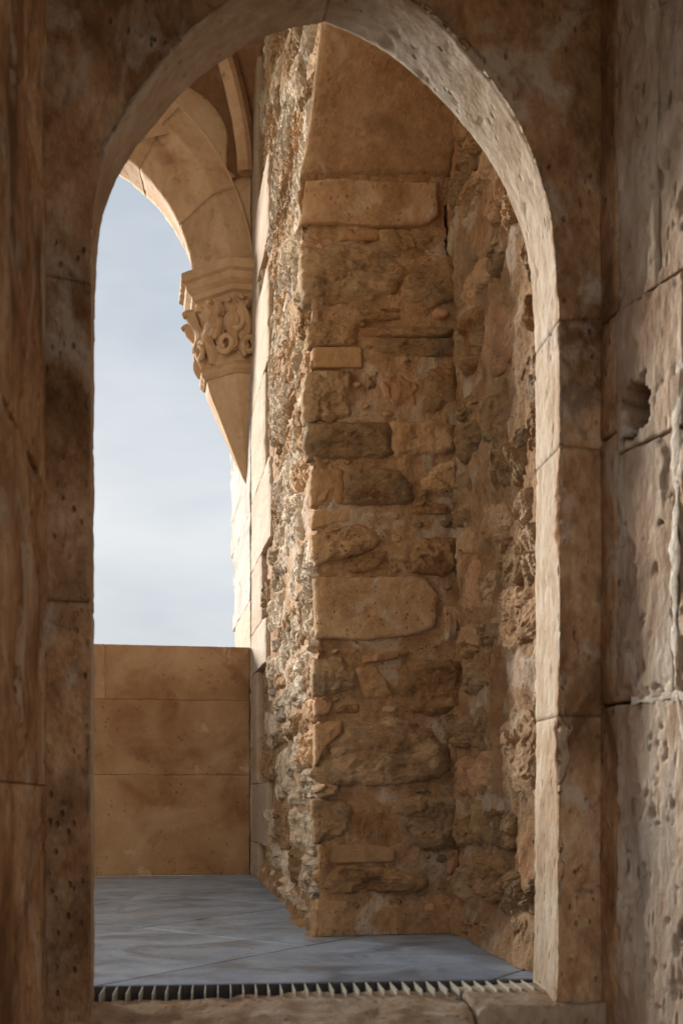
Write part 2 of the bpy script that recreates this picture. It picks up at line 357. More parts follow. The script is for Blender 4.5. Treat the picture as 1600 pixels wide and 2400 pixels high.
def packing(u0, u1, v0, v1, rowh, length, rg, gap=0.014, lim=None, skip=0.12):
    """coursed rubble: outlines of roughly shaped stones in wavering rows"""
    out = []; v = v0
    while v < v1 - 0.02:
        hh = rg.uniform(*rowh); u = u0 + rg.uniform(-0.1, 0.02)
        while u < u1:
            w = rg.uniform(*length)
            a, b = u + gap * rg.uniform(0.3, 1), u + w - gap * rg.uniform(0.3, 1)
            dv = rg.uniform(-0.022, 0.022); c, d = v + dv + gap * 0.5, v + dv + hh * rg.uniform(0.72, 1.12) - gap * 0.5
            u += w
            if rg.rand() < skip or (lim and not lim((a + b) / 2, (c + d) / 2, a, b)): continue
            K = rg.randint(6, 9); t = np.arange(K) / K * 2 * np.pi + rg.uniform(0, 1)
            ex = rg.uniform(0.45, 0.75)
            x = np.sign(np.cos(t)) * np.abs(np.cos(t)) ** ex; y = np.sign(np.sin(t)) * np.abs(np.sin(t)) ** ex
            s = rg.uniform(-0.25, 0.25)
            x = x * rg.uniform(0.80, 1.08, K); y = y * rg.uniform(0.78, 1.12, K)
            P = np.stack([(a + b) / 2 + (b - a) / 2 * x, (c + d) / 2 + (d - c) / 2 * y + s * (b - a) / 2 * x * 0.25], 1)
            P[:, 1] = np.maximum(P[:, 1], 0.012)
            out.append(P)
        v += hh
    return out

# ================================================================== STRUCTURE
# the far ground round the hill-top building
n = 60
gx = np.sign(np.linspace(-1, 1, n)) * np.abs(np.linspace(-1, 1, n)) ** 3 * 3000
GX, GY = np.meshgrid(gx, gx, indexing='ij')
GZ = -9 - 25 * sstep(40, 900, np.hypot(GX, GY)) + 3 * fbm(np.stack([GX, GY, GX * 0], -1), 0.01, 3) * sstep(15, 200, np.hypot(GX, GY))
structure(mesh_obj('ground', np.stack([GX, GY, GZ], -1).reshape(-1, 3), grid_faces(n, n), 'earth'))

# unseen masses closing off the building
structure(boxes('building_mass', [(-2.6, 3.2, 1.3, 6.2, -9.5, -0.165), (-2.2, 3.2, -3.4, 1.3, -9.5, -0.86)], 'plaster'))
structure(boxes('door_wall', [(-2.6, -0.225, 1.32, 2.29, -0.158, 4.4), (1.25, 3.2, 1.32, 2.29, -0.158, 4.4), (-0.223, 0.993, 1.32, 2.29, 2.62, 4.4)], 'bounce_plaster'))
structure(boxes('side_mass', [(0.96, 3.2, 2.295, 7.0, -0.158, 4.4), (0.66, 0.958, 3.3, 6.95, -0.158, 4.4)], 'plaster'))  # unseen fill added to block light beside and inside the pier
structure(boxes('loggia_roof', [(-2.6, 3.2, 1.3, 6.3, 4.402, 4.7)], 'bounce_plaster'))
structure(boxes('unseen_near_floor', [(-2.2, 3.2, -3.4, 1.318, -0.858, -0.75)], 'roomfloor'))  # unseen floor of an invented open yard, bounces light to the doorway
structure(boxes('added_shade_roof', [(-2.4, 3.2, 0.1, 1.318, 2.55, 2.8)], 'bounce_plaster'))  # unseen roof strip, added to limit the sky light on the doorway
structure(boxes('unseen_near_wall', [(3.0, 3.2, -3.4, 1.318, -0.748, 2.548), (-2.4, 3.2, -3.6, -3.402, -0.858, 0.10), (-2.4, -2.202, -3.4, 1.318, -0.858, 0.0)], 'bounce_plaster'))  # unseen; back and left walls cut low to let sky light in
structure(boxes('embrasure_floor', [(-0.223, 0.993, 1.322, 2.10, -0.157, -0.11)], 'roomfloor'))

# ---- loggia floor: a bed of grout and the slate slabs laid on the diagonal
floor = structure(boxes('floor', [(-2.5, 1.0, 2.40, 5.72, -0.15, -0.005)], 'grout'))
ang1, ang2 = math.radians(47.0), math.radians(-51.0)
d1 = np.array([math.cos(ang1), math.sin(ang1)]); d2 = np.array([math.cos(ang2), math.sin(ang2)])
org = np.array([0.030, 3.425]) - d1 * 0.0
def clip_poly(poly, a, b, c):
    out = []
    for i in range(len(poly)):
        p, q = poly[i], poly[(i + 1) % len(poly)]
        sp, sq = a * p[0] + b * p[1] - c, a * q[0] + b * q[1] - c
        if sp >= 0: out.append(p)
        if (sp >= 0) != (sq >= 0): out.append(p + (q - p) * sp / (sp - sq))
    return out
GA, GB = np.array([-0.3, 2.395]), np.array([1.0, 2.295])     # far edge of the drain
gn = np.array([-(GB - GA)[1], (GB - GA)[0]]); gn /= np.linalg.norm(gn)
L1, L2 = 0.81, 0.645
for i in range(-5, 6):
    for j in range(-5, 6):
        g = 0.0035
        c = [org + d1 * (i * L1 + s * g + (L1 if s < 0 else 0)) + d2 * (j * L2 + t * g + (L2 if t < 0 else 0)) for s, t in ((1, 1), (-1, 1), (-1, -1), (1, -1))]
        for (a, b, cc) in ((1, 0, -2.45), (-1, 0, -0.95), (0, -1, -5.695), (gn[0], gn[1], gn @ GA + 0.004)):
            if len(c) > 2: c = clip_poly(c, a, b, cc)
        if len(c) < 3: continue
        c = np.array(c)
        if abs(np.sum(c[:, 0] * np.roll(c[:, 1], -1) - c[:, 1] * np.roll(c[:, 0], -1))) < 0.004: continue
        if np.sum(c[:, 0] * np.roll(c[:, 1], -1) - c[:, 1] * np.roll(c[:, 0], -1)) < 0: c = c[::-1]
        zz = 0.0006 * math.sin(i * 3.1 + j * 5.3); tl = np.array([math.sin(i * 7 + j) * 0.0008, math.cos(i + j * 9) * 0.0008]); ctr = c.mean(0)
        ins = ctr + (c - ctr) * (1 - 0.003 / max(0.05, np.linalg.norm(c - ctr, axis=1).mean()))
        K = len(c)
        V = [(*p, -0.012) for p in c] + [(*p, -0.0018 + zz + tl @ (p - ctr)) for p in c] + [(*p, zz + tl @ (p - ctr)) for p in ins]
        F = [list(range(2 * K, 3 * K))]
        for k in range(K):
            k2 = (k + 1) % K; F += [(k, k2, K + k2, K + k), (K + k, K + k2, 2 * K + k2, 2 * K + k)]
        mesh_obj('paving_slab', V, F, 'floor', floor, smooth=False)

# ---- drain grate in front of the sill
gr = thing('drain_grate', 'pale grey slotted drain grate between sill and slate floor', 'grate', (0.37, 2.3, 0.0))
gd = (GB - GA) / np.linalg.norm(GB - GA)
def gpt(s, t, z): p = GA + gd * s + gn * t; return (p[0], p[1], z)
def gbox(name, s0, s1, t0, t1, z0, z1, mat):
    V = [gpt(s, t, z) for z in (z0, z1) for t in (t0, t1) for s in (s0, s1)]
    F = [(0, 2, 3, 1), (4, 5, 7, 6), (0, 1, 5, 4), (2, 6, 7, 3), (0, 4, 6, 2), (1, 3, 7, 5)]
    return mesh_obj(name, V, F, mat, gr, smooth=False)
gbox('channel_rim', 0.16, 1.24, -0.0045, 0.0, -0.135, -0.001, 'darkmetal')
k = 0
for s in np.arange(0.17, 1.235, 0.0252):
    gbox('grate_bar', s, s + 0.0025, -0.105, -0.006, -0.030, -0.0005 - 0.0006 * math.sin(k * 2.3), 'grate'); k += 1
gbox('channel_bed', 0.16, 1.24, -0.12, -0.006, -0.14, -0.135, 'darkmetal')

# ================================================================== DOORWAY
dw = thing('arched_doorway', 'weathered brown stone doorway with a pointed arch framing the view', 'doorway', (0.38, 2.2, 0.0))
YF, YB = 2.13, 2.31
ARCH = [(-0.073, -0.03), (-0.073, 0.3), (-0.073, 0.7), (-0.073, 1.0), (-0.073, 1.2), (-0.072, 1.34), (-0.067, 1.46), (-0.048, 1.548), (-0.015, 1.620), (0.040, 1.704), (0.112, 1.793), (0.208, 1.872), (0.299, 1.925), (0.384, 1.951),
        (0.478, 1.920), (0.569, 1.868), (0.660, 1.787), (0.735, 1.695), (0.780, 1.604), (0.808, 1.510), (0.822, 1.375), (0.826, 1.25), (0.826, 1.0), (0.826, 0.7), (0.824, 0.3), (0.822, 0.06), (0.818, -0.03)]
def catmull(P, per=30):
    P = np.array(P, float); out = []
    for i in range(len(P) - 1):
        a, b, c, d = P[max(i - 1, 0)], P[i], P[i + 1], P[min(i + 2, len(P) - 1)]
        if i == 13: a = b
        if i == 12: d = c
        for t in np.linspace(0, 1, per, endpoint=False):
            out.append(0.5 * (2 * b + (c - a) * t + (2 * a - 5 * b + 4 * c - d) * t * t + (3 * b - a - 3 * c + d) * t ** 3))
    out.append(P[-1]); return np.array(out)
path = catmull(ARCH)
Ls = np.concatenate([[0], np.cumsum(np.linalg.norm(np.diff(path, axis=0), axis=1))])
def at_s(s): return np.stack([np.interp(s, Ls, path[:, 0]), np.interp(s, Ls, path[:, 1])], 1)
def s_of(z, right): 
    idx = np.where((path[:, 0] > 0.38) == right)[0]
    return Ls[idx[np.argmin(np.abs(path[idx, 1] - z))]]
XO0, XO1, ZO = -0.215, 0.985, 2.615
def outer_of(P):
    """where the surround ends behind the embrasure walls"""
    out = np.empty_like(P); c = np.array([0.38, 1.25])
    for i, p in enumerate(P):
        if p[1] <= 1.25: out[i] = (XO0 if p[0] < 0.38 else XO1, p[1]); continue
        d = p - c; t = 1e9
        if d[0] < 0: t = min(t, (XO0 - c[0]) / d[0])
        if d[0] > 0: t = min(t, (XO1 - c[0]) / d[0])
        if d[1] > 0: t = min(t, (ZO - c[1]) / d[1])
        out[i] = c + d * t
    return out
def frame_block(name, s0, s1, seed, gap=0.0006):
    ns = max(6, int((s1 - s0) / 0.008))
    s = np.linspace(s0 + gap, s1 - gap, ns)
    I = at_s(s); O = outer_of(I); dirv = O - I; ln = np.linalg.norm(dirv, axis=1); dirn = dirv / ln[:, None]
    # profile: list of (distance outward from the opening edge, y, weight of the opening-side push, weight of the front push)
    prof = []
    for w in (1.0, 0.5): prof.append(('b', w, YB))
    for y in np.linspace(YB, YF, 24): prof.append(('s', 0.0, y))
    nfr = 46
    for w in (np.linspace(0, 1, nfr) ** 1.5)[1:]: prof.append(('f', w, YF))
    npf = len(prof)
    P = np.zeros((ns, npf, 3))
    for k, (kind, w, y) in enumerate(prof):
        q = I + dirv * w
        P[:, k, 0] = q[:, 0] - 0.015 * sstep(0.55, 0.80, I[:, 0]) * (YB - y) / (YB - YF) * (1 - w) + 0.006 * sstep(0.55, 0.80, I[:, 0]); P[:, k, 2] = q[:, 1]; P[:, k, 1] = y
    base = P.copy()
    lf = 0.0022 * fbm(base, 5, 4, 0.6, 1.0) + 0.0012 * fbm(base, 40, 3, 0.6, 2)
    pit = np.clip(fbm(base, 22, 3, 0.55, 4) - 0.42, 0, 1)
    Z3 = base[..., 2]
    erode = 0.012 * np.clip(fbm(base * [1, 1, 0.5], 7, 4, 0.6, 9) - 0.1, 0, 1) * (0.35 + 0.65 * sstep(1.25, 1.7, Z3))
    chip = 0.004 + 0.020 * np.clip(fbm(np.stack([I[:, 0], I[:, 1], I[:, 0] * 0 + 3], 1), 9, 4, 0.65, 5) - 0.12, 0, 1)
    # one long broken place on the right arris, as in the photograph
    rightside = (I[:, 0] > 0.7)
    zc = I[:, 1]
    chip = chip + rightside * (0.030 * np.exp(-((zc - 0.905) / 0.055) ** 2) * (0.7 + 0.6 * fbm(np.stack([zc * 40, zc * 0, zc * 0], 1), 1, 3)) + 0.016 * np.exp(-((zc - 0.52) / 0.022) ** 2) + 0.012 * np.exp(-((zc - 0.98) / 0.03) ** 2))
    chip = np.clip(chip, 0.002, 0.05)
    for k, (kind, w, y) in enumerate(prof):
        if kind == 's':
            d = y - YF
            t = np.clip(1 - d / (chip * 1.3), 0, 1); cut = chip * (1 - np.sqrt(1 - t * t * 0.999))
            tb = np.clip(1 - (YB - y) / 0.006, 0, 1); cut = cut + 0.006 * (1 - np.sqrt(1 - tb * tb * 0.999))
            off = cut - lf[:, k] + 0.010 * pit[:, k]
            P[:, k, 0] += dirn[:, 0] * off; P[:, k, 2] += dirn[:, 1] * off
        elif kind == 'f':
            d = w * ln
            t = np.clip(1 - d / chip, 0, 1); cut = chip * 1.3 * (1 - np.sqrt(1 - t * t * 0.999))
            P[:, k, 1] += cut - lf[:, k] + 0.016 * pit[:, k] + erode[:, k]
    # joints: the ends of each stone are a little worn
    e = np.minimum(s - s0, s1 - s); ew = 0.0022 * np.clip(1 - e / 0.006, 0, 1) ** 2
    P[:, 26:, 1] += ew[:, None]; 
    P[:, 2:26, 0] += (dirn[:, 0] * ew)[:, None]; P[:, 2:26, 2] += (dirn[:, 1] * ew)[:, None]
    F = grid_faces(ns, npf, 0).tolist()
    V = P.reshape(-1, 3)
    F.append(list(range(npf))); F.append(list(range((ns - 1) * npf, ns * npf))[::-1])
    b0 = [i * npf for i in range(ns)]; b1 = [i * npf + npf - 1 for i in range(ns)]
    for i in range(ns - 1): F.append((b0[i], b1[i], b1[i + 1], b0[i + 1]))
    mo = mesh_obj(name, V, F, 'frame', dw)
    mo.data.materials.append(M['frame_pale'])
    mi = np.zeros(len(mo.data.polygons), int); ng = (ns - 1) * (npf - 1); col_ = np.arange(ng) % (npf - 1); mi[:ng] = (col_ >= 2) & (col_ <= 25)
    mo.data.polygons.foreach_set('material_index', mi.tolist())
    return mo
S_tot = Ls[-1]
cuts = [0, s_of(0.735, False), s_of(1.31, False), s_of(1.9505, False), s_of(1.31, True), s_of(1.06, True), s_of(0.545, True), S_tot]
for i in range(len(cuts) - 1):
    mid = at_s(np.array([(cuts[i] + cuts[i + 1]) / 2]))[0]
    frame_block('voussoir' if mid[1] > 1.33 else 'jamb_stone', cuts[i], cuts[i + 1], i)
# mortar in the joints of the surround
for sj in cuts[1:-1]:
    p = at_s(np.array([sj])); o_ = outer_of(p)[0]; p = p[0]; d = (o_ - p); t = np.array([-d[1], d[0]]) / np.linalg.norm(d) * 0.004
    q = [p + d * 0.1 + t, p + d * 0.1 - t, o_ - t, o_ + t]
    V = [(a[0], YF + 0.012, a[1]) for a in q] + [(a[0], YB - 0.012, a[1]) for a in q]
    mesh_obj('joint_mortar', V, [(0, 1, 2, 3), (7, 6, 5, 4), (0, 4, 5, 1), (1, 5, 6, 2), (2, 6, 7, 3), (3, 7, 4, 0)], 'joint', dw, smooth=False)
# sill: left stone worn into a slope, right stone with its edge
def sill_left(Ug, Vg, P):
    y = P[..., 1]
    return -0.045 * sstep(2.22, 1.98, y) + 0.006 * fbm(P, 9, 4, 0.6, 3) + 0.004 * np.clip(fbm(P, 20, 3, 0.6, 8), -1, 0.2)
block('sill_stone', dw, 'frame_pale', (0, 0, -0.013), (1, 0, 0), (0, 1, 0), (0, 0, 1), -0.21, 0.640, 1.90, 2.296, 0.009, 0.10, 0.014, 0.002, 8, 4, sill_left, 1.2)
def sill_right(Ug, Vg, P): return -0.010 * sstep(2.2, 2.12, P[..., 1]) + 0.004 * fbm(P, 10, 4, 0.6, 5)
block('sill_stone', dw, 'frame_pale', (0, 0, -0.008), (1, 0, 0), (0, 1, 0), (0, 0, 1), 0.645, 0.98, 2.105, 2.298, 0.008, 0.10, 0.012, 0.002, 8, 9, sill_right, 1.2)

# ================================================================== EMBRASURE WALLS (nearest the camera)
SPL = 0.045
rw = thing('embrasure_wall', 'pitted grey-brown stone wall right of the doorway with a dark socket hole', 'wall', (0.93, 1.75, -0.10))
def rplace_dir(): 
    a = math.atan(SPL); return np.array([math.sin(a), -math.cos(a), 0.0])
# narrow smooth return beside the frame, then the splayed face
RU = np.array([0.0, -1.0, 0.0]); RN = np.array([-1.0, 0, 0])
for z0, z1 in ((-0.105, 0.556), (0.560, 1.074), (1.078, 1.300), (1.304, 2.6)):
    block('return_stone', rw, 'frame', (0.902, 2.139, 0), RU, (0, 0, 1), RN, 0, 0.080, z0, z1, 0.008, 0.08, 0.006, 0.002, 6, z0 * 9)
U2 = np.array([0.22, -1.0, 0.0]); U2 /= np.linalg.norm(U2); N2 = np.array([-U2[1] * -1, 0, 0])
N2 = np.cross(np.array([0, 0, 1.0]), U2); N2 = N2 if N2[0] < 0 else -N2
O2 = np.array([0.902, 2.0575, 0])
def hole(Ug, Vg, P):
    cy, cz = 0.060, 1.106
    a = fbm(np.stack([Ug * 14, Vg * 14, Ug * 0], -1), 1.6, 4, 0.6, 2) * 0.020
    d = np.maximum(np.abs(Ug - cy + 0.35 * np.clip(1.07 - Vg, 0, 1)) - 0.036, np.abs(Vg - cz - 0.25 * (Ug - cy)) - 0.050) + a
    return -0.20 * sstep(0.004, -0.004, d) + 0.004 * fbm(P, 8, 4, 0.6, 4) - 0.012 * np.clip(fbm(P, 18, 3, 0.6, 6) - 0.45, 0, 1)
def weath(sd):
    return lambda Ug, Vg, P: 0.0035 * fbm(P * [1, 1, 0.6], 7, 5, 0.6, sd) - 0.016 * np.clip(fbm(P, 30, 4, 0.65, sd + 2) - 0.50, 0, 1) - 0.006 * sstep(0.22, 0.34, fbm(P * [1, 1, 0.4], 8, 5, 0.65, sd + 5))
rb = [(-0.105, 0.556, 0.0, 0.40, None), (-0.105, 0.556, 0.404, 0.80, None), (0.562, 1.030, 0.0, 0.165, None), (0.562, 1.030, 0.172, 0.80, None),
      (1.033, 1.300, 0.0, 0.19, hole), (1.033, 1.300, 0.195, 0.80, None), (1.304, 1.96, 0.0, 0.118, None), (1.304, 1.80, 0.123, 0.80, None), (1.804, 2.6, 0.123, 0.80, None), (1.964, 2.6, 0.0, 0.118, None)]
for i, (z0, z1, a, b, hf) in enumerate(rb):
    block('wall_stone', rw, 'reveal', O2, U2, (0, 0, 1), N2, a, b, z0, z1, 0.0045 if a < 0.2 else 0.010, 0.06, 0.0035, 0.001, 6, i + 0.5, hf or weath(i), 1.4)
# pale mortar squeezed out of the joints
def mortar_bead(parent, pts, r, mat, seed):
    pts = np.array(pts, float); m = 60; t = np.linspace(0, 1, m)
    L = np.concatenate([[0], np.cumsum(np.linalg.norm(np.diff(pts, axis=0), axis=1))]); L /= L[-1]
    C = np.stack([np.interp(t, L, pts[:, k]) for k in range(3)], 1)
    C = C + 0.004 * np.stack([fbm(C, 12, 3, 0.6, seed + k) for k in range(3)], 1)
    rad = r * (0.75 + 0.9 * np.clip(fbm(C, 16, 3, 0.6, seed + 7), -0.6, 1))
    T = np.gradient(C, axis=0); T /= np.linalg.norm(T, axis=1)[:, None]
    a = np.cross(T, N2); a /= np.linalg.norm(a, axis=1)[:, None]; b = np.cross(T, a)
    K = 10; ph = np.arange(K) / K * 2 * np.pi
    P = C[:, None] + rad[:, None, None] * (np.cos(ph)[None, :, None] * a[:, None] + 0.16 * np.sin(ph)[None, :, None] * b[:, None])
    F = [(i * K + j, i * K + (j + 1) % K, (i + 1) * K + (j + 1) % K, (i + 1) * K + j) for i in range(m - 1) for j in range(K)]
    F += [list(range(K))[::-1], list(range((m - 1) * K, m * K))]
    return mesh_obj('mortar_joint', P.reshape(-1, 3), F, mat, parent)
mortar_bead(rw, [O2 + U2 * 0.185 + [0, 0, 1.14], O2 + U2 * 0.176 + [0, 0, 1.04], O2 + U2 * 0.169 + [0, 0, 0.80], O2 + U2 * 0.172 + [0, 0, 0.57]], 0.010, 'pale_joint', 1)
mortar_bead(rw, [O2 + U2 * 0.05 + [0, 0, 0.559], O2 + U2 * 0.12 + [0, 0, 0.561], O2 + U2 * 0.17 + [0, 0, 0.562], O2 + U2 * 0.26 + [0, 0, 0.545]], 0.009, 'pale_joint', 2)
mortar_bead(rw, [O2 + U2 * 0.176 + [0, 0, 0.56], O2 + U2 * 0.19 + [0, 0, 0.50], O2 + U2 * 0.225 + [0, 0, 0.42]], 0.009, 'pale_joint', 3)
structure(boxes('embrasure_lining', [(1.235, 1.249, 1.337, 2.29, -0.109, 2.615), (1.06, 1.249, 1.322, 1.335, -0.109, 2.615), (-0.224, -0.217, 1.32, 2.128, -0.109, 2.615)], 'joint'))

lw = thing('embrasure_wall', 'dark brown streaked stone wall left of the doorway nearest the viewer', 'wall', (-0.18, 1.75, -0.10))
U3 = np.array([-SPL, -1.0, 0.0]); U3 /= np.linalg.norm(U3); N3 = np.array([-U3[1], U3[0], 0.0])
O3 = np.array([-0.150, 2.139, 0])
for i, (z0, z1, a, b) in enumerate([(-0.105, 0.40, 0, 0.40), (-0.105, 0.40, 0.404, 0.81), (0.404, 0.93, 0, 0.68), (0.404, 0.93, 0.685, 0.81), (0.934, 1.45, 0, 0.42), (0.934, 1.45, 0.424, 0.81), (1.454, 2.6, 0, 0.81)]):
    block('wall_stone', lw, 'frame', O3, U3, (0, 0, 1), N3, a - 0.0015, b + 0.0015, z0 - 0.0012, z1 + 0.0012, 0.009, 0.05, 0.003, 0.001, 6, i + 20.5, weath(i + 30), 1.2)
lw2 = structure(boxes('embrasure_shade_slab', [(-0.21, 1.10, 1.33, 2.127, 1.985, 2.10)], 'plaster'))  # unseen slab, added low to shade the top of the doorway

# ================================================================== PARAPET
pp = thing('parapet_wall', 'smooth tan stone parapet of three courses closing the far end', 'parapet', (-0.9, 5.8, 0.0))
def para(Ug, Vg, P): return 0.0025 * fbm(P, 3, 4, 0.6, 2) - 0.004 * np.clip(fbm(P, 24, 3, 0.6, 4) - 0.62, 0, 1)
for (z0, z1, cutsx) in ((0.0, 0.491, (-2.4, -1.2, 0.574)), (0.4922, 0.859, (-2.4, -0.75, 0.574)), (0.8602, 1.126, (-2.4, -1.4, -0.128, 0.574))):
    for i in range(len(cutsx) - 1):
        block('parapet_stone', pp, 'parapet', (0, 5.70, 0), (1, 0, 0), (0, 0, 1), (0, -1, 0), cutsx[i] + 0.001, cutsx[i + 1] - 0.001, z0, z1, 0.014, 0.32, 0.0045, 0.001, 5, z0 * 7 + i, para, 0.9)
boxes('mortar_core', [(-2.38, 0.57, 5.7045, 6.01, 0.002, 1.12)], 'parapet', pp)
pl = thing('parapet_wall', 'low stone parapet along the open left side of the loggia', 'parapet', (-2.3, 4.0, 0.0))
for i in range(3):
    block('parapet_stone', pl, 'parapet', (-2.2, 0, 0), (0, 1, 0), (0, 0, 1), (1, 0, 0), 2.3 + i * 1.13, 2.3 + (i + 1) * 1.13 - 0.003, 0.0, 1.1, 0.04, 0.25, 0.004, 0.001, 5, i + 60, para)

# ================================================================== SIDE WALL OF ASHLAR (pale, raking light)
aw = thing('ashlar_wall', 'pale smooth stone facing with toothed broken edge beside the rubble', 'wall', (0.59, 5.9, 0.0))
def side_x(Y): return 0.575 + 0.004 * (Y - 5.7) * (Y > 5.7) + 0.01 * (Y - 5.7) * (Y <= 5.7)
COURSES = [(0.003, 0.165, 5.40), (0.168, 0.445, 4.97), (0.448, 0.978, 5.43), (0.981, 1.18, 5.06), (1.183, 1.488, 5.24), (1.491, 1.83, 4.86), (1.833, 2.268, 5.08), (2.271, 2.678, 4.93), (2.681, 2.80, 5.36), (2.803, 3.158, 4.93), (3.161, 4.39, 5.45)]
sU = np.array([0.01, 1.0, 0]); sU /= np.linalg.norm(sU); sN = np.array([-1.0, 0.01, 0]); sN /= np.linalg.norm(sN)
sO = np.array([0.580 - 0.057, 0.0, 0])
def ragged(sd):
    def f(Ug, Vg, P):
        # the near end of each stone is broken off unevenly
        e = Ug - Ug.min(); n1 = fbm(np.stack([Ug * 0, Vg * 9, Vg * 0 + sd], -1), 1.5, 3)
        return 0.002 * fbm(P, 5, 4, 0.6, sd) - 0.006 * sstep(0.04 + 0.05 * n1, 0.0, e)
    return f
for i, (z0, z1, ye) in enumerate(COURSES):
    block('ashlar_block', aw, 'ashlar', sO, sU, (0, 0, 1), sN, ye, 5.695, z0, z1, 0.012, 0.055, 0.004, 0.0012, 5, i + 80, ragged(i), 1.6)
# beyond the parapet the facing runs on outside, greyer and broken off
tU = np.array([0.004, 1.0, 0]); tU /= np.linalg.norm(tU); tN = np.array([-tU[1], tU[0], 0])
OUTER = [(-0.1, 0.90, 6.74), (0.903, 1.36, 6.79), (1.363, 1.80, 6.90), (1.803, 2.28, 7.08), (2.283, 2.72, 7.12), (2.723, 4.39, 7.05)]
for i, (z0, z1, ye) in enumerate(OUTER):
    u1 = (ye - 5.70) / tU[1]
    def rag2(Ug, Vg, P, sd=i):
        e = Ug.max() - Ug
        return 0.004 * fbm(P, 6, 4, 0.6, sd + 40) - 0.045 * sstep(0.22, 0.0, e + 0.12 * fbm(P, 7, 3, 0.6, sd))
    block('ashlar_block', aw, 'ashlar' if i < 2 else 'ashlar_grey', (0.5755, 5.70, 0), tU, (0, 0, 1), tN, 0.002, u1, z0, z1, 0.016, 0.08, 0.004, 0.0012, 5, i + 95, rag2, 1.6)
structure(boxes('buttress_core', [(0.68, 0.957, 6.96, 7.15, -1.0, 4.38)], 'plaster'))

# ================================================================== RUBBLE PIER (front face + raking end face)
pier = thing('rubble_pier', 'rough rubble stone pier with sunlit ragged end and shaded front', 'pier', (0.70, 3.9, 0.0))
YP = 3.15
_cz = np.array([(2190, 738), (2100, 733), (2000, 744), (1900, 746), (1840, 736), (1790, 734), (1700, 741), (1560, 738), (1500, 734), (1400, 744), (1300, 732), (1200, 734), (1060, 726), (1010, 734), (960, 728), (870, 721), (800, 715), (700, 724), (560, 716), (520, 704), (410, 707), (300, 728), (200, 745), (100, 755), (0, 758), (-600, 758)], float)
_cxz = np.array([on_y(px, py, YP) for py, px in _cz])
def corner_x(z):
    z = np.asarray(z, float)
    return np.interp(z, _cxz[:, 1], _cxz[:, 0]) + 0.0040 * np.sin(z * 47 + 1) + 0.0030 * np.sin(z * 113 + 2) * np.sin(z * 9) + 0.0020 * np.sin(z * 260)
def front_y(z): return YP + 0.10 * sstep(1.75, 2.05, z) - 0.22 * sstep(2.06, 2.5, z)
def side_base(Y, z):
    far = 0.601 + 0.0 * z
    near = corner_x(z) + 0.022
    t = np.clip((Y - YP) / 1.95, 0, 1.2)
    return near + (far - near) * t ** 0.85
def side_place(u, v, h):      # u = Y, v = z, h proud towards -X
    z = np.asarray(v); Y = np.asarray(u) + (front_y(z) - YP) * np.clip(1 - (u - YP) / 0.5, 0, 1)
    return np.stack([side_base(np.asarray(u), z) - h, Y, z], -1)
def front_place(u, v, h):     # u = X, v = z, h proud towards -Y
    z = np.asarray(v); return np.stack([np.asarray(u), front_y(z) - h, z], -1)
# the mortar body: one sheet round the corner
nz = 480; zz = np.linspace(0.001, 4.39, nz)
side_t = np.concatenate([np.linspace(5.5, 3.3, 150), np.linspace(3.29, YP + 0.02, 22)])
front_t = np.linspace(0.012, 0.44, 64)
P = np.zeros((nz, len(side_t) + len(front_t), 3))
for k, Y in enumerate(side_t):
    p = side_place(np.full(nz, Y), zz, 0 * zz); P[:, k] = p
for k, t in enumerate(front_t):
    x = corner_x(zz) + t * 0.99; P[:, len(side_t) + k] = front_place(x, zz, 0 * zz)
NRM = np.zeros_like(P); NRM[:, :len(side_t), 0] = -1; NRM[:, len(side_t):, 1] = -1
for q in range(6):
    NRM[:, len(side_t) - 3 + q] = np.array([-1 + q / 5.0, -q / 5.0, 0]) / np.linalg.norm([-1 + q / 5.0, -q / 5.0])
dm = 0.011 * fbm(P * [1, 1.2, 0.7], 6, 5, 0.6, 1) + 0.006 * (ridged(P * [1, 1.4, 0.4], 15, 4, 0.6, 2) - 1) - 0.010 * np.clip(fbm(P, 14, 3, 0.6, 3) - 0.25, 0, 1)
amp_side = np.where(np.arange(P.shape[1]) < len(side_t) - 12, 1.0, 0.62) + 0.9 * np.exp(-((np.arange(P.shape[1]) - len(side_t)) / 7.0) ** 2)
dm = dm * amp_side[None] + (0.03 * sstep(0.16, 0.0, zz) ** 2)[:, None]
P = P + NRM * dm[..., None]
P[..., 2] = np.maximum(P[..., 2] + 0.004 * fbm(P, 20, 3, 0.6, 8) * (zz > 0.02)[:, None], 0.0)
mesh_obj('mortar_body', P.reshape(-1, 3), grid_faces(P.shape[0], P.shape[1], 0, True), 'mortar', pier)

fb = []
for Y in np.linspace(5.35, YP + 0.0, 90): fb.append((float(side_base(Y, 0.02)), Y, -1.0, 0.0))
for t in np.linspace(0, 1, 12)[1:-1]: a = t * math.pi / 2; fb.append((float(corner_x(0.02)) + 0.02 * (1 - math.cos(a)), YP - 0.02 * math.sin(a), -math.cos(a), -math.sin(a)))
for X in np.linspace(corner_x(0.02) + 0.02, 0.9, 40): fb.append((X, YP - 0.005, 0.0, -1.0))
fb = np.array(fb); wd_ = 0.030 + 0.014 * fbm(np.stack([fb[:, 0], fb[:, 1], fb[:, 0] * 0], 1), 6, 3, 0.5, 3)
wd_ = np.clip(wd_ + 0.03 * np.exp(-((fb[:, 1] - 3.55) / 0.28) ** 2) * (fb[:, 2] < -0.5) - 0.02 * (fb[:, 3] < -0.9), 0.012, 0.2)
ts = np.linspace(-0.4, 1, 12); P = np.zeros((len(fb), len(ts), 3))
for k, t in enumerate(ts):
    P[:, k, 0] = fb[:, 0] + fb[:, 2] * wd_ * t; P[:, k, 1] = fb[:, 1] + fb[:, 3] * wd_ * t
    P[:, k, 2] = 0.034 * (1 - max(0, t)) ** 1.7 + 0.002
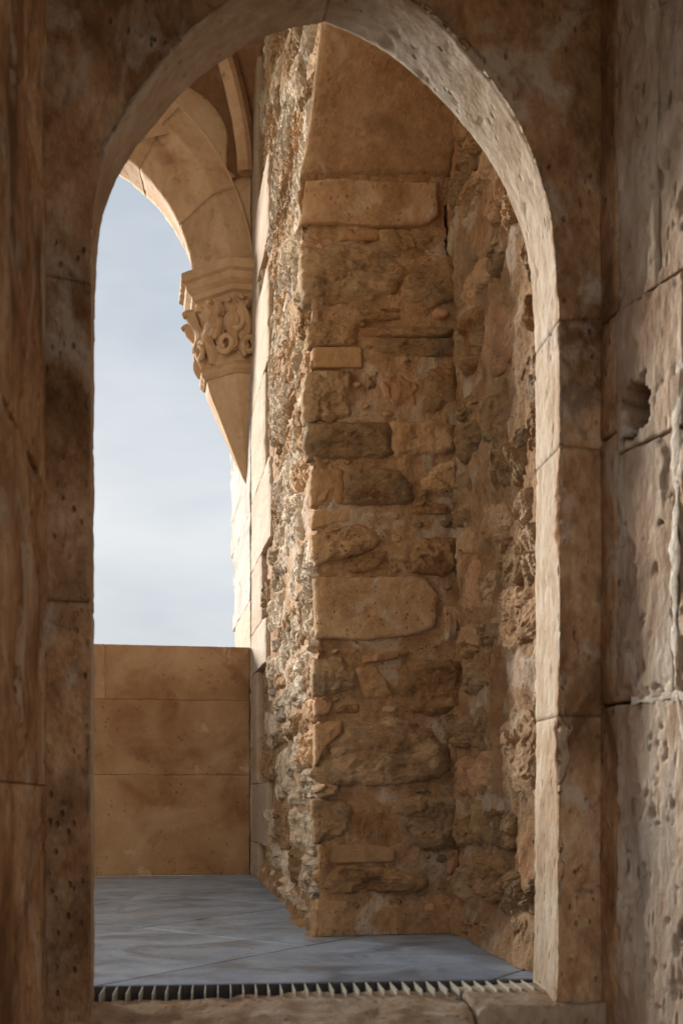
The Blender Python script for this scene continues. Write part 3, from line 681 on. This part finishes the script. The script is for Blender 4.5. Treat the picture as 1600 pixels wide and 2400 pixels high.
P[..., 2] += 0.006 * fbm(P, 26, 4, 0.6, 4) * (1 - np.clip(ts, 0, 1))[None]; P[:, -1, 2] = -0.003
mesh_obj('mortar_fillet', P.reshape(-1, 3), grid_faces(len(fb), len(ts), 0, False), 'mortar', pier)
rg = np.random.RandomState(11)
def course_end(z):
    for z0, z1, ye in COURSES:
        if z0 <= z <= z1 + 0.004: return ye
    return 5.4
def lim(u, v, a, b): return b < course_end(v) + 0.02 and a > YP + 0.005
stones = packing(YP + 0.06, 5.45, 0.0, 3.95, (0.06, 0.17), (0.13, 0.42), rg, gap=0.005, lim=lim, skip=0.03)
stones.sort(key=lambda p: -((p[:, 0].max() - p[:, 0].min()) * (p[:, 1].max() - p[:, 1].min())))
stones = stones[:245]
for i, p in enumerate(stones):
    c = p.mean(0)
    m = rg.choice(['slate', 'slate', 'slate', 'schist', 'tan', 'slate', 'orange', 'darkstone', 'schist'], p=[.25, .18, .12, .10, .16, .06, .02, .01, .10])
    if c[1] > 2.5 and rg.rand() < 0.5: m = 'schist'
    rubble('rubble_stone', pier, m, p, side_place, rg.uniform(0.013, 0.032), i + 100, A=70, R=26, rough=0.9, layered=0.45 if m in ('slate', 'schist') else 0.25, flatness=8, facet=1.15, grow=1.17, cells=12, smooth=False, aniso=(1.5, 0.5))

FRONT = [  # outlines read off the photograph (pixels), material, how proud
    ([(712, 404), (722, 330), (742, 192), (756, 60), (758, -60), (1110, -60), (1110, 195), (1090, 300), (1070, 412), (900, 408)], 'lintel', 0.022, 0.45),
    ([(711, 418), (800, 414), (905, 420), (1028, 424), (1032, 500), (1010, 524), (890, 530), (800, 521), (709, 520)], 'lintel', 0.030, 0.5),
    ([(799, 537), (890, 533), (888, 560), (800, 562)], 'ochre', 0.012, 0.8),
    ([(717, 572), (745, 568), (885, 576), (958, 630), (920, 680), (830, 697), (730, 706), (716, 640)], 'greyschist', 0.032, 1.3),
    ([(893, 536), (1008, 534), (1010, 590), (960, 605), (900, 585)], 'schist', 0.022, 1.0),
    ([(965, 620), (1060, 600), (1075, 690), (1000, 715), (940, 690)], 'schist', 0.016, 1.0),
    ([(842, 735), (900, 720), (937, 718), (937, 746), (845, 749)], 'darkstone', 0.02, 0.8),
    ([(731, 752), (838, 750), (838, 804), (733, 807)], 'schist', 0.024, 0.8),
    ([(858, 766), (1050, 762), (1052, 784), (860, 788)], 'schist', 0.022, 0.7),
    ([(880, 794), (1067, 790), (1066, 828), (960, 834), (882, 826)], 'schist', 0.015, 0.9),
    ([(733, 812), (848, 812), (850, 860), (735, 860)], 'ochre', 0.016, 0.5),
    ([(724, 870), (815, 866), (824, 920), (820, 974), (722, 982), (716, 930)], 'greyschist', 0.028, 1.1),
    ([(892, 878), (930, 866), (968, 862), (986, 895), (975, 946), (930, 953), (900, 925)], 'orange', 0.026, 1.0),
    ([(858, 870), (884, 868), (882, 905), (862, 908)], 'greyschist', 0.018, 1.0),
    ([(1000, 870), (1065, 850), (1070, 940), (1005, 960)], 'schist', 0.014, 1.0),
    ([(728, 992), (820, 984), (914, 990), (916, 1060), (820, 1070), (732, 1068)], 'schist', 0.034, 0.8),
    ([(922, 990), (1010, 984), (1062, 990), (1060, 1052), (925, 1064)], 'tan', 0.026, 1.1),
    ([(735, 1098), (806, 1096), (806, 1178), (736, 1178)], 'ochre', 0.026, 0.8),
    ([(812, 1098), (930, 1098), (966, 1130), (964, 1176), (812, 1180)], 'schist', 0.032, 0.8),
    ([(990, 1122), (1030, 1086), (1072, 1078), (1074, 1140), (1040, 1152), (1000, 1142)], 'tan', 0.026, 0.7),
    ([(958, 1180), (1000, 1174), (1050, 1184), (1046, 1202), (965, 1204)], 'darkstone', 0.014, 0.9),
    ([(741, 1196), (840, 1188), (850, 1212), (742, 1236)], 'ochre', 0.014, 0.7),
    ([(741, 1252), (840, 1224), (900, 1262), (868, 1288), (800, 1304), (745, 1316)], 'tan', 0.036, 1.2),
    ([(810, 1312), (868, 1294), (908, 1286), (905, 1330), (830, 1338)], 'darkstone', 0.020, 1.1),
    ([(964, 1290), (1000, 1256), (1070, 1258), (1076, 1320), (1040, 1346), (975, 1336)], 'darkstone', 0.036, 1.1),
    ([(742, 1352), (850, 1350), (1000, 1350), (1028, 1390), (1026, 1468), (960, 1490), (860, 1500), (745, 1492)], 'tan', 0.030, 0.5),
    ([(1042, 1420), (1076, 1424), (1074, 1500), (1044, 1496)], 'tan', 0.020, 0.7),
    ([(850, 1536), (900, 1526), (962, 1520), (960, 1535), (905, 1548), (858, 1552)], 'orange', 0.040, 0.8),
    ([(740, 1548), (800, 1540), (845, 1580), (835, 1610), (742, 1628)], 'greyschist', 0.030, 1.2),
    ([(840, 1566), (885, 1560), (926, 1625), (905, 1640), (862, 1634), (842, 1596)], 'ochre', 0.026, 0.8),
    ([(945, 1556), (1010, 1546), (1076, 1552), (1076, 1650), (1020, 1672), (960, 1660), (940, 1600)], 'darkstone', 0.032, 1.0),
    ([(740, 1640), (778, 1646), (772, 1672), (742, 1676)], 'orange', 0.012, 0.9),
    ([(790, 1668), (806, 1652), (842, 1650), (840, 1670)], 'darkstone', 0.014, 0.8),
    ([(742, 1700), (800, 1690), (800, 1718), (765, 1750), (742, 1790)], 'ochre', 0.018, 0.6),
    ([(770, 1750), (830, 1692), (920, 1684), (1000, 1706), (1046, 1762), (1042, 1816), (900, 1836), (780, 1838), (752, 1810)], 'greyschist', 0.040, 1.2),
    ([(1052, 1700), (1085, 1690), (1090, 1820), (1058, 1810)], 'orange', 0.020, 1.0),
    ([(742, 1850), (760, 1838), (797, 1842), (795, 1862), (755, 1868)], 'tan', 0.060, 0.6),
    ([(736, 1882), (800, 1876), (826, 1900), (815, 1960), (745, 1976)], 'schist', 0.030, 0.9),
    ([(922, 1880), (1000, 1866), (1090, 1872), (1092, 1960), (1040, 1990), (960, 1985), (935, 1940)], 'greyschist', 0.034, 1.1),
    ([(842, 1884), (905, 1872), (900, 1920), (850, 1940)], 'mortar', 0.012, 0.6),
    ([(748, 1985), (860, 1976), (930, 1990), (925, 2020), (760, 2024)], 'ochre', 0.018, 0.5),
    ([(752, 2044), (820, 2030), (920, 2036), (1000, 2062), (980, 2095), (880, 2092), (790, 2100), (756, 2080)], 'darkstone', 0.032, 1.3),
    ([(1046, 1996), (1092, 1992), (1094, 2046), (1055, 2052)], 'orange', 0.022, 0.9),
    ([(975, 2104), (1030, 2092), (1066, 2110), (1062, 2150), (985, 2150)], 'orange', 0.020, 1.0),
    ([(1070, 2100), (1090, 2060), (1118, 2058), (1122, 2150), (1080, 2156)], 'tan', 0.040, 1.1),
    ([(824, 2150), (862, 2142), (864, 2176), (826, 2180)], 'orange', 0.022, 0.9),
    ([(870, 2148), (908, 2146), (908, 2168), (874, 2170)], 'darkstone', 0.010, 0.9),
    ([(745, 2110), (815, 2112), (812, 2178), (744, 2180)], 'ochre', 0.020, 0.5),
]
for i, (pts, m, d, ro) in enumerate(FRONT):
    uv = []
    for px, py in pts:
        z = on_y(px, py, YP)[1]
        for _ in range(3): x, z = on_y(px, py, float(front_y(z)) - d * 0.6)
        uv.append((min(x, 0.905), max(z, 0.012)))
    rubble('lintel_stone' if i < 2 else 'rubble_stone', pier, m, uv, front_place, d * 0.62, i + 500, A=60, R=18, rough=ro * 1.15, layered=0.6 if m in ('greyschist', 'schist', 'darkstone') else 0.1, flatness=40 if ro < 0.6 else 7, facet=0.12 if ro < 0.6 else 0.8, grow=1.02 if ro < 0.6 else 1.10, angular=0.92 if ro < 0.6 else 0.6)

# small packing stones in the mortar between them
big = [np.array([on_y(px, py, YP) for px, py in f[0]]) for f in FRONT]
rg = np.random.RandomState(23); placed = 0
for _ in range(900):
    z = rg.uniform(0.03, 2.0); x = rg.uniform(corner_x(z) + 0.03, 0.875); r = rg.uniform(0.008, 0.020)
    if any(b[:, 0].min() - r < x < b[:, 0].max() + r and b[:, 1].min() - r < z < b[:, 1].max() + r for b in big): continue
    K = 6; t = np.arange(K) / K * 2 * np.pi + rg.uniform(0, 1)
    big.append(np.array([(x - r * 2, z - r * 1.5), (x + r * 2, z + r * 1.5)]))
    rubble('packing_stone', pier, str(rg.choice(['schist', 'tan', 'greyschist', 'orange'], p=[.35, .25, .3, .1])), np.stack([x + r * rg.uniform(1.0, 1.9) * np.cos(t), z + r * rg.uniform(0.7, 1.1, K) * np.sin(t)], 1), front_place, 0.012, 1000 + placed, A=20, R=7, rough=0.8, skirt=0.02, cells=4)
    placed += 1
    if placed >= 46: break

# ================================================================== RUBBLE WALL ON THE RIGHT (from the pier to the doorway)
rbw = thing('rubble_wall', 'rough brown rubble wall between pier and right doorway jamb', 'wall', (0.93, 2.75, 0.0))
def rw_x(Y, z): return 0.905 - 0.02 * sstep(3.0, 2.5, Y) + 0.0 * z
def rw_place(u, v, h):
    z = np.asarray(v); Y = np.asarray(u); return np.stack([rw_x(Y, z) - h, Y, z], -1)
nz2 = 380; zz2 = np.linspace(0.001, 3.6, nz2); yy2 = np.linspace(2.29, 3.36, 96)
Z2, Y2 = np.meshgrid(zz2, yy2, indexing='ij')
P = rw_place(Y2, Z2, 0 * Z2)
d = 0.016 * fbm(P, 5, 5, 0.6, 21) + 0.007 * (ridged(P * [1, 1.3, 0.6], 14, 4, 0.6, 22) - 1) - 0.012 * np.clip(fbm(P, 13, 3, 0.6, 23) - 0.25, 0, 1) + 0.03 * sstep(0.2, 0, Z2) ** 2
P[..., 0] -= d
mesh_obj('mortar_body', P.reshape(-1, 3), grid_faces(P.shape[0], P.shape[1], 0, False), 'mortar', rbw)
RIGHT = [([(1106, 850), (1122, 724), (1160, 705), (1190, 740), (1182, 830), (1142, 880)], 'orange', 0.030, 0.9),
         ([(1150, 1520), (1152, 1410), (1190, 1372), (1252, 1400), (1252, 1480), (1190, 1530)], 'tan', 0.036, 1.2),
         ([(1118, 1268), (1120, 1180), (1170, 1176), (1182, 1230), (1160, 1274)], 'tan', 0.032, 1.2),
         ([(1165, 1800), (1163, 1700), (1195, 1655), (1250, 1700), (1250, 1830), (1200, 1850)], 'tan', 0.036, 1.3)]
used = []
for i, (pts, m, dd, ro) in enumerate(RIGHT):
    uv = [on_x(px, py, 0.875) for px, py in pts]; used.append(np.array(uv))
    rubble('rubble_stone', rbw, m, uv, rw_place, dd * 0.65, i + 700, A=56, R=20, rough=ro, layered=0.3, grow=1.08, cells=10, smooth=False)
def lim2(u, v, a, b):
    for q in used:
        if q[:, 0].min() - 0.03 < u < q[:, 0].max() + 0.03 and q[:, 1].min() - 0.03 < v < q[:, 1].max() + 0.03: return False
    return 2.28 < u < 3.12
rg = np.random.RandomState(5)
for i, p in enumerate(packing(2.29, 3.14, 0.0, 2.75, (0.08, 0.17), (0.12, 0.30), rg, gap=0.016, lim=lim2, skip=0.13)):
    m = rg.choice(['darkstone', 'schist', 'tan', 'orange', 'greyschist'], p=[.10, .36, .30, .04, .20])
    rubble('rubble_stone', rbw, m, p, rw_place, rg.uniform(0.016, 0.034), i + 800, A=56, R=20, rough=1.2, layered=0.45, flatness=6, facet=1.1, grow=1.16, cells=10, smooth=False, aniso=(1.4, 0.7))

# ================================================================== LOGGIA ARCH, SPANDREL, CORBEL, VAULT
arc = thing('loggia_arch', 'tan stone arch with splayed soffit open to the sky above the parapet', 'arch', (-0.47, 5.9, 1.13))
AC = np.array([-0.47, 2.95])
def arch_block(name, prof, t0, t1, mat, seed, gap=0.0015, outer_rect=None):
    n = max(8, int((t1 - t0) * 60)); th = np.linspace(t0 + gap, t1 - gap, n)
    D = np.stack([np.cos(th), np.sin(th)], 1)
    rows = []
    for (R, y) in prof:
        if R == 'rect':
            tt = np.full(n, 1e9)
            dx, dz = D[:, 0], D[:, 1]
            with np.errstate(divide='ignore', invalid='ignore'):
                tt = np.minimum(tt, np.where(dx > 1e-6, (outer_rect[1] - AC[0]) / dx, 1e9))
                tt = np.minimum(tt, np.where(dx < -1e-6, (outer_rect[0] - AC[0]) / dx, 1e9))
                tt = np.minimum(tt, np.where(dz > 1e-6, (outer_rect[2] - AC[1]) / dz, 1e9))
            Rr = tt
        else: Rr = np.full(n, R)
        rows.append(np.stack([AC[0] + D[:, 0] * Rr, np.full(n, y), AC[1] + D[:, 1] * Rr], 1))
    wide = -0.75 * np.clip((th - 1.35) / 0.44, 0, 1)      # the unseen crown is drawn out past a half circle to let sun in
    for r_ in rows: r_[:, 0] += wide
    # subdivide between profile points
    P = []
    for a in range(len(rows) - 1):
        for t in np.linspace(0, 1, 9, endpoint=False): P.append(rows[a] * (1 - t) + rows[a + 1] * t)
    P.append(rows[-1]); P = np.stack(P, 1)
    nn = 0.003 * fbm(P, 6, 5, 0.6, seed) + 0.002 * fbm(P, 30, 3, 0.6, seed)
    P[..., 1] -= nn; P[..., 0] += (D[:, 0] * 1.0)[:, None] * nn; P[..., 2] += D[:, 1][:, None] * nn
    m = P.shape[1]
    F = grid_faces(n, m, 0, True).tolist() + [list(range(m))[::-1], list(range((n - 1) * m, n * m))]
    F += [(i * m, i * m + m - 1, (i + 1) * m + m - 1, (i + 1) * m) for i in range(n - 1)]
    return mesh_obj(name, P.reshape(-1, 3), F, mat, arc)
PROF = [(1.06, 5.662), (0.945, 5.655), (0.935, 5.660), (0.775, 5.850), (0.772, 5.860), (0.825, 6.20), (1.06, 6.21)]
tj = [0.0, 0.42, 0.85, 1.25, 1.45, 1.65, 1.9, 2.3, 2.72, math.pi]
for i in range(len(tj) - 1): arch_block('voussoir', PROF, tj[i], tj[i + 1], 'arch', i + 3)
RECT = (-1.40, 0.575, 4.39)
tj2 = [0.0, 0.455, 1.2, 1.94, 2.69, math.pi]
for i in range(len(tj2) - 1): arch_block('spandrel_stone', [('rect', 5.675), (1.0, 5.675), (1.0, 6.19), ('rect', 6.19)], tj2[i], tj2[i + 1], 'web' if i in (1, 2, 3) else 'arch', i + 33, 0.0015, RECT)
# remains of smooth facing on the spandrel, with a ragged right edge
edge_px = [(300, 330), (330, 250), (380, 200), (440, 195), (490, 228), (518, 262), (535, 300), (537, 330), (534, 365), (538, 400), (556, 412), (500, 415), (470, 380), (400, 305)]
pts = [on_y(px, py, 5.66) for px, py in edge_px]
def sp_place(u, v, h): return np.stack([np.asarray(u), 5.675 - np.asarray(h), np.asarray(v)], -1)
rubble('facing_stone', arc, 'arch', pts, sp_place, 0.012, 900, A=70, R=10, rough=0.1, skirt=0.006, flatness=40, facet=0.0)
# pier of the arch on the hidden side, placed to let sun past, and the pieces under the springing
for i in range(5):
    block('pier_stone', arc, 'arch', (0, 5.66, 0), (1, 0, 0), (0, 0, 1), (0, -1, 0), -2.17, -2.01, 1.129 + i * 0.364, 1.129 + (i + 1) * 0.364 - 0.003, 0.03, 0.5, 0.006, 0.001, 5, i)

# ---- corbel
cb = thing('carved_corbel', 'carved stone corbel with leaf capital and pointed tail carrying the arch', 'corbel', (0.575, 5.93, 1.99))
CC = np.array([0.590, 5.93])
HEX = np.array([(0.012, -0.33), (-0.121, -0.33), (-0.3275, -0.123), (-0.3275, 0.123), (-0.121, 0.33), (0.012, 0.33)])
def oct_sweep(name, prof, mat, seed, nseg=14, amp=0.002, wear=1.0):
    """prof: (scale, z) rows; plan is the half octagon scaled about the wall"""
    K = len(HEX); rowsP = []
    for (s, z) in prof:
        r = []
        for a in range(K - 1):
            for t in np.linspace(0, 1, nseg, endpoint=False): r.append(CC + (HEX[a] * (1 - t) + HEX[a + 1] * t) * s)
        r.append(CC + HEX[-1] * s); r = np.array(r)
        rowsP.append(np.concatenate([r, np.full((len(r), 1), z)], 1))
    P = np.stack(rowsP, 0); n, m = P.shape[:2]
    nn = amp * fbm(P, 24, 4, 0.6, seed) - wear * 0.010 * np.clip(fbm(P, 17, 3, 0.6, seed + 1) - 0.35, 0, 1)
    ctr = np.concatenate([CC, [0]]); dd = P - ctr; dd[..., 2] = 0; dd /= np.maximum(1e-6, np.linalg.norm(dd, axis=-1))[..., None]
    P = P + dd * nn[..., None]
    F = grid_faces(n, m, 0, True).tolist() + [list(range(m)), list(range((n - 1) * m, n * m))[::-1]]
    return mesh_obj(name, P.reshape(-1, 3), F, mat, cb, smooth=False)
def fine(rows, k=4):
    out = []
    for a, b in zip(rows[:-1], rows[1:]):
        for t in np.linspace(0, 1, k, endpoint=False): out.append((a[0] * (1 - t) + b[0] * t, a[1] * (1 - t) + b[1] * t))
    return out + [rows[-1]]
oct_sweep('abacus', fine([(1.065, 2.998), (1.065, 2.955), (1.0, 2.946), (0.985, 2.915), (0.905, 2.895), (0.895, 2.872), (0.835, 2.862), (0.82, 2.832)], 3), 'corbel', 1)
bell = oct_sweep('bell', fine([(0.80, 2.84), (0.74, 2.74), (0.69, 2.62), (0.68, 2.52)]), 'corbel', 2)
oct_sweep('necking', fine([(0.66, 2.552), (0.73, 2.540), (0.755, 2.525), (0.75, 2.505), (0.70, 2.488)], 3), 'corbel', 3)
oct_sweep('tail', fine([(0.665, 2.489), (0.64, 2.44), (0.10, 2.03), (0.03, 1.985)], 8), 'corbel', 4, wear=0.3)
def at_oct(p, s):
    """point on the half-octagon perimeter; p in segment units 0..5"""
    a = int(min(4, max(0, math.floor(p)))); t = p - a
    q = HEX[a] * (1 - t) + HEX[a + 1] * t
    return CC + q * s, q / np.linalg.norm(q)
def leaf(p0, lean, zb, zt, wid, seed, curl=0.030):
    """a crocket leaf: rises off the bell, spreads into lobes and rolls over at the tip"""
    rgl = np.random.RandomState(seed); nL, nW = 46, 25
    V = []
    for i in range(nL):
        t = i / (nL - 1)
        if t < 0.72:
            k = t / 0.72; z = zb + (zt - zb) * k; out = 0.026 + 0.022 * k ** 1.6 + 0.016 * math.sin(k * 9 + seed)
        else:
            k = (t - 0.72) / 0.28 * math.pi * 1.25; z = zt + curl * 0.42 * math.sin(k); out = 0.046 + curl * 0.5 * (1 - math.cos(k))
        sc = np.interp(z, [2.50, 2.62, 2.74, 2.84, 2.95], [0.68, 0.69, 0.74, 0.80, 0.84])
        pc = p0 + lean * math.sin(t * 2.6) * 0.6
        c, nrm = at_oct(pc, sc)
        tan = np.array([-nrm[1], nrm[0]])
        lob = 0.42 + 0.58 * abs(math.sin(t * math.pi * 3.1 + 0.5))
        env = 0.28 + 0.95 * math.sin(min(1, t * 1.08) * math.pi * 0.9) ** 0.8 if t < 0.95 else 0.5
        w = wid * env * lob
        for j in range(nW):
            x = j / (nW - 1) * 2 - 1
            cup = 0.020 * (1 - x * x) - 0.016 * math.exp(-(x / 0.16) ** 2) + 0.010 * math.cos(x * 9) * (1 - abs(x))
            pos = c + nrm * (out + cup - 0.026 * abs(x) ** 3) + tan * w * x
            V.append((pos[0], pos[1], z + 0.012 * abs(x) * math.sin(t * 12 + seed)))
    V = np.array(V).reshape(nL, nW, 3)
    B = V.copy(); ctr = np.array([CC[0], CC[1], 0]); dd = V - ctr; dd[..., 2] = 0; dd /= np.linalg.norm(dd, axis=-1)[..., None]
    B = B - dd * 0.016
    n = nL * nW; F = grid_faces(nL, nW, 0).tolist() + grid_faces(nL, nW, n, True).tolist()
    loop = [i * nW for i in range(nL)] + [(nL - 1) * nW + j for j in range(1, nW)] + [i * nW + nW - 1 for i in range(nL - 2, -1, -1)] + [j for j in range(nW - 2, 0, -1)]
    for a in range(len(loop)):
        b = loop[(a + 1) % len(loop)]; F.append((loop[a], b, b + n, loop[a] + n))
    return mesh_obj('carved_leaf', np.concatenate([V.reshape(-1, 3), B.reshape(-1, 3)]), F, 'corbel', bell)
for i, (p0, lean, zb, zt, wd) in enumerate([(0.50, 0.16, 2.55, 2.815, 0.050), (1.06, -0.08, 2.575, 2.80, 0.044), (1.40, 0.10, 2.60, 2.815, 0.046), (1.75, -0.10, 2.56, 2.80, 0.046), (2.12, 0.08, 2.55, 2.81, 0.046), (2.7, 0.1, 2.54, 2.80, 0.045), (3.4, 0.1, 2.56, 2.79, 0.045), (4.3, -0.1, 2.56, 2.79, 0.045)]):
    leaf(p0, lean, zb, zt, wd, i + 1)
def scroll(p0, zc, r, seed, turns=1.2, rad=0.016):
    n, K = 40, 8; C = []
    for i in range(n):
        t = i / (n - 1); a = seed + t * turns * 2 * math.pi; rr = r * (1 - 0.55 * t)
        sc = np.interp(zc, [2.50, 2.62, 2.74, 2.84], [0.68, 0.69, 0.74, 0.80])
        c, nrm = at_oct(p0, sc); tan = np.array([-nrm[1], nrm[0]])
        q = c + nrm * (0.034 + 0.012 * t) + tan * rr * math.cos(a); C.append((q[0], q[1], zc + 1.15 * rr * math.sin(a)))
    C = np.array(C); T = np.gradient(C, axis=0); T /= np.linalg.norm(T, axis=1)[:, None]
    a = np.cross(T, [0.3, 0.5, 0.8]); a /= np.linalg.norm(a, axis=1)[:, None]; b = np.cross(T, a); ph = np.arange(K) / K * 2 * np.pi
    rd = rad * (1.1 - 0.4 * np.linspace(0, 1, n))
    P = C[:, None] + rd[:, None, None] * (np.cos(ph)[None, :, None] * a[:, None] + np.sin(ph)[None, :, None] * b[:, None])
    F = [(i * K + j, i * K + (j + 1) % K, (i + 1) * K + (j + 1) % K, (i + 1) * K + j) for i in range(n - 1) for j in range(K)] + [list(range(K))[::-1], list(range((n - 1) * K, n * K))]
    mesh_obj('carved_scroll', P.reshape(-1, 3), F, 'corbel', bell)
for i, (p0, zc, r) in enumerate([(0.28, 2.61, 0.040), (0.80, 2.72, 0.036), (1.22, 2.63, 0.042), (1.58, 2.71, 0.040), (1.92, 2.62, 0.042), (2.4, 2.66, 0.038)]): scroll(p0, zc, r, i * 1.7)

# ---- vault over the loggia and its rib
nx, ny = 60, 60
X, Y = np.meshgrid(np.linspace(-1.5, 0.60, nx), np.linspace(2.30, 5.67, ny), indexing='ij')
Zx = 0.95 * np.sqrt(np.clip(1 - ((X + 0.45) / 1.06) ** 2, 0, 1)); Zy = 0.95 * np.sqrt(np.clip(1 - ((Y - 3.98) / 1.70) ** 2, 0, 1))
Z = 3.42 + np.maximum(Zx, Zy)
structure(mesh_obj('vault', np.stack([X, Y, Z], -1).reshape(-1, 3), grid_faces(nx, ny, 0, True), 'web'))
rib = thing('vault_rib', 'pale slender stone vault rib springing beside the arch', 'rib', (0.555, 5.60, 3.41))
def rib_seg(k0, k1):
    n = 24; kk = np.linspace(k0 + 0.0006, k1 - 0.0006, n) ; C = []
    for k in kk:
        C.append((0.548 + (-0.45 - 0.548) * k, 5.625 + (3.98 - 5.625) * k, 3.405 + 0.97 * math.sqrt(max(0, 1 - (1 - k) ** 2))))
    C = np.array(C); T = np.gradient(C, axis=0); T /= np.linalg.norm(T, axis=1)[:, None]
    side = np.array([1.645, -0.998, 0]); side /= np.linalg.norm(side)
    up = np.cross(side, T); up *= np.sign(up[:, 2:3] + 1e-9) ; up /= np.linalg.norm(up, axis=1)[:, None]
    prof = [(-0.040, 0.05), (-0.040, -0.012), (-0.026, -0.034), (0.026, -0.034), (0.040, -0.012), (0.040, 0.05)]
    P = np.stack([C + a * side + b * up for a, b in prof], 1); P += 0.002 * fbm(P, 25, 3)[..., None]
    K = len(prof); F = [(i * K + j, (i + 1) * K + j, (i + 1) * K + (j + 1) % K, i * K + (j + 1) % K) for i in range(n - 1) for j in range(K)] + [list(range(K)), list(range((n - 1) * K, n * K))[::-1]]
    mesh_obj('rib_stone', P.reshape(-1, 3), F, 'arch', rib, smooth=False)
for a, b in ((0.0, 0.13), (0.13, 0.36), (0.36, 0.65), (0.65, 1.0)): rib_seg(a, b)

for o in bpy.data.objects:
    if '_w' in o: del o['_w']
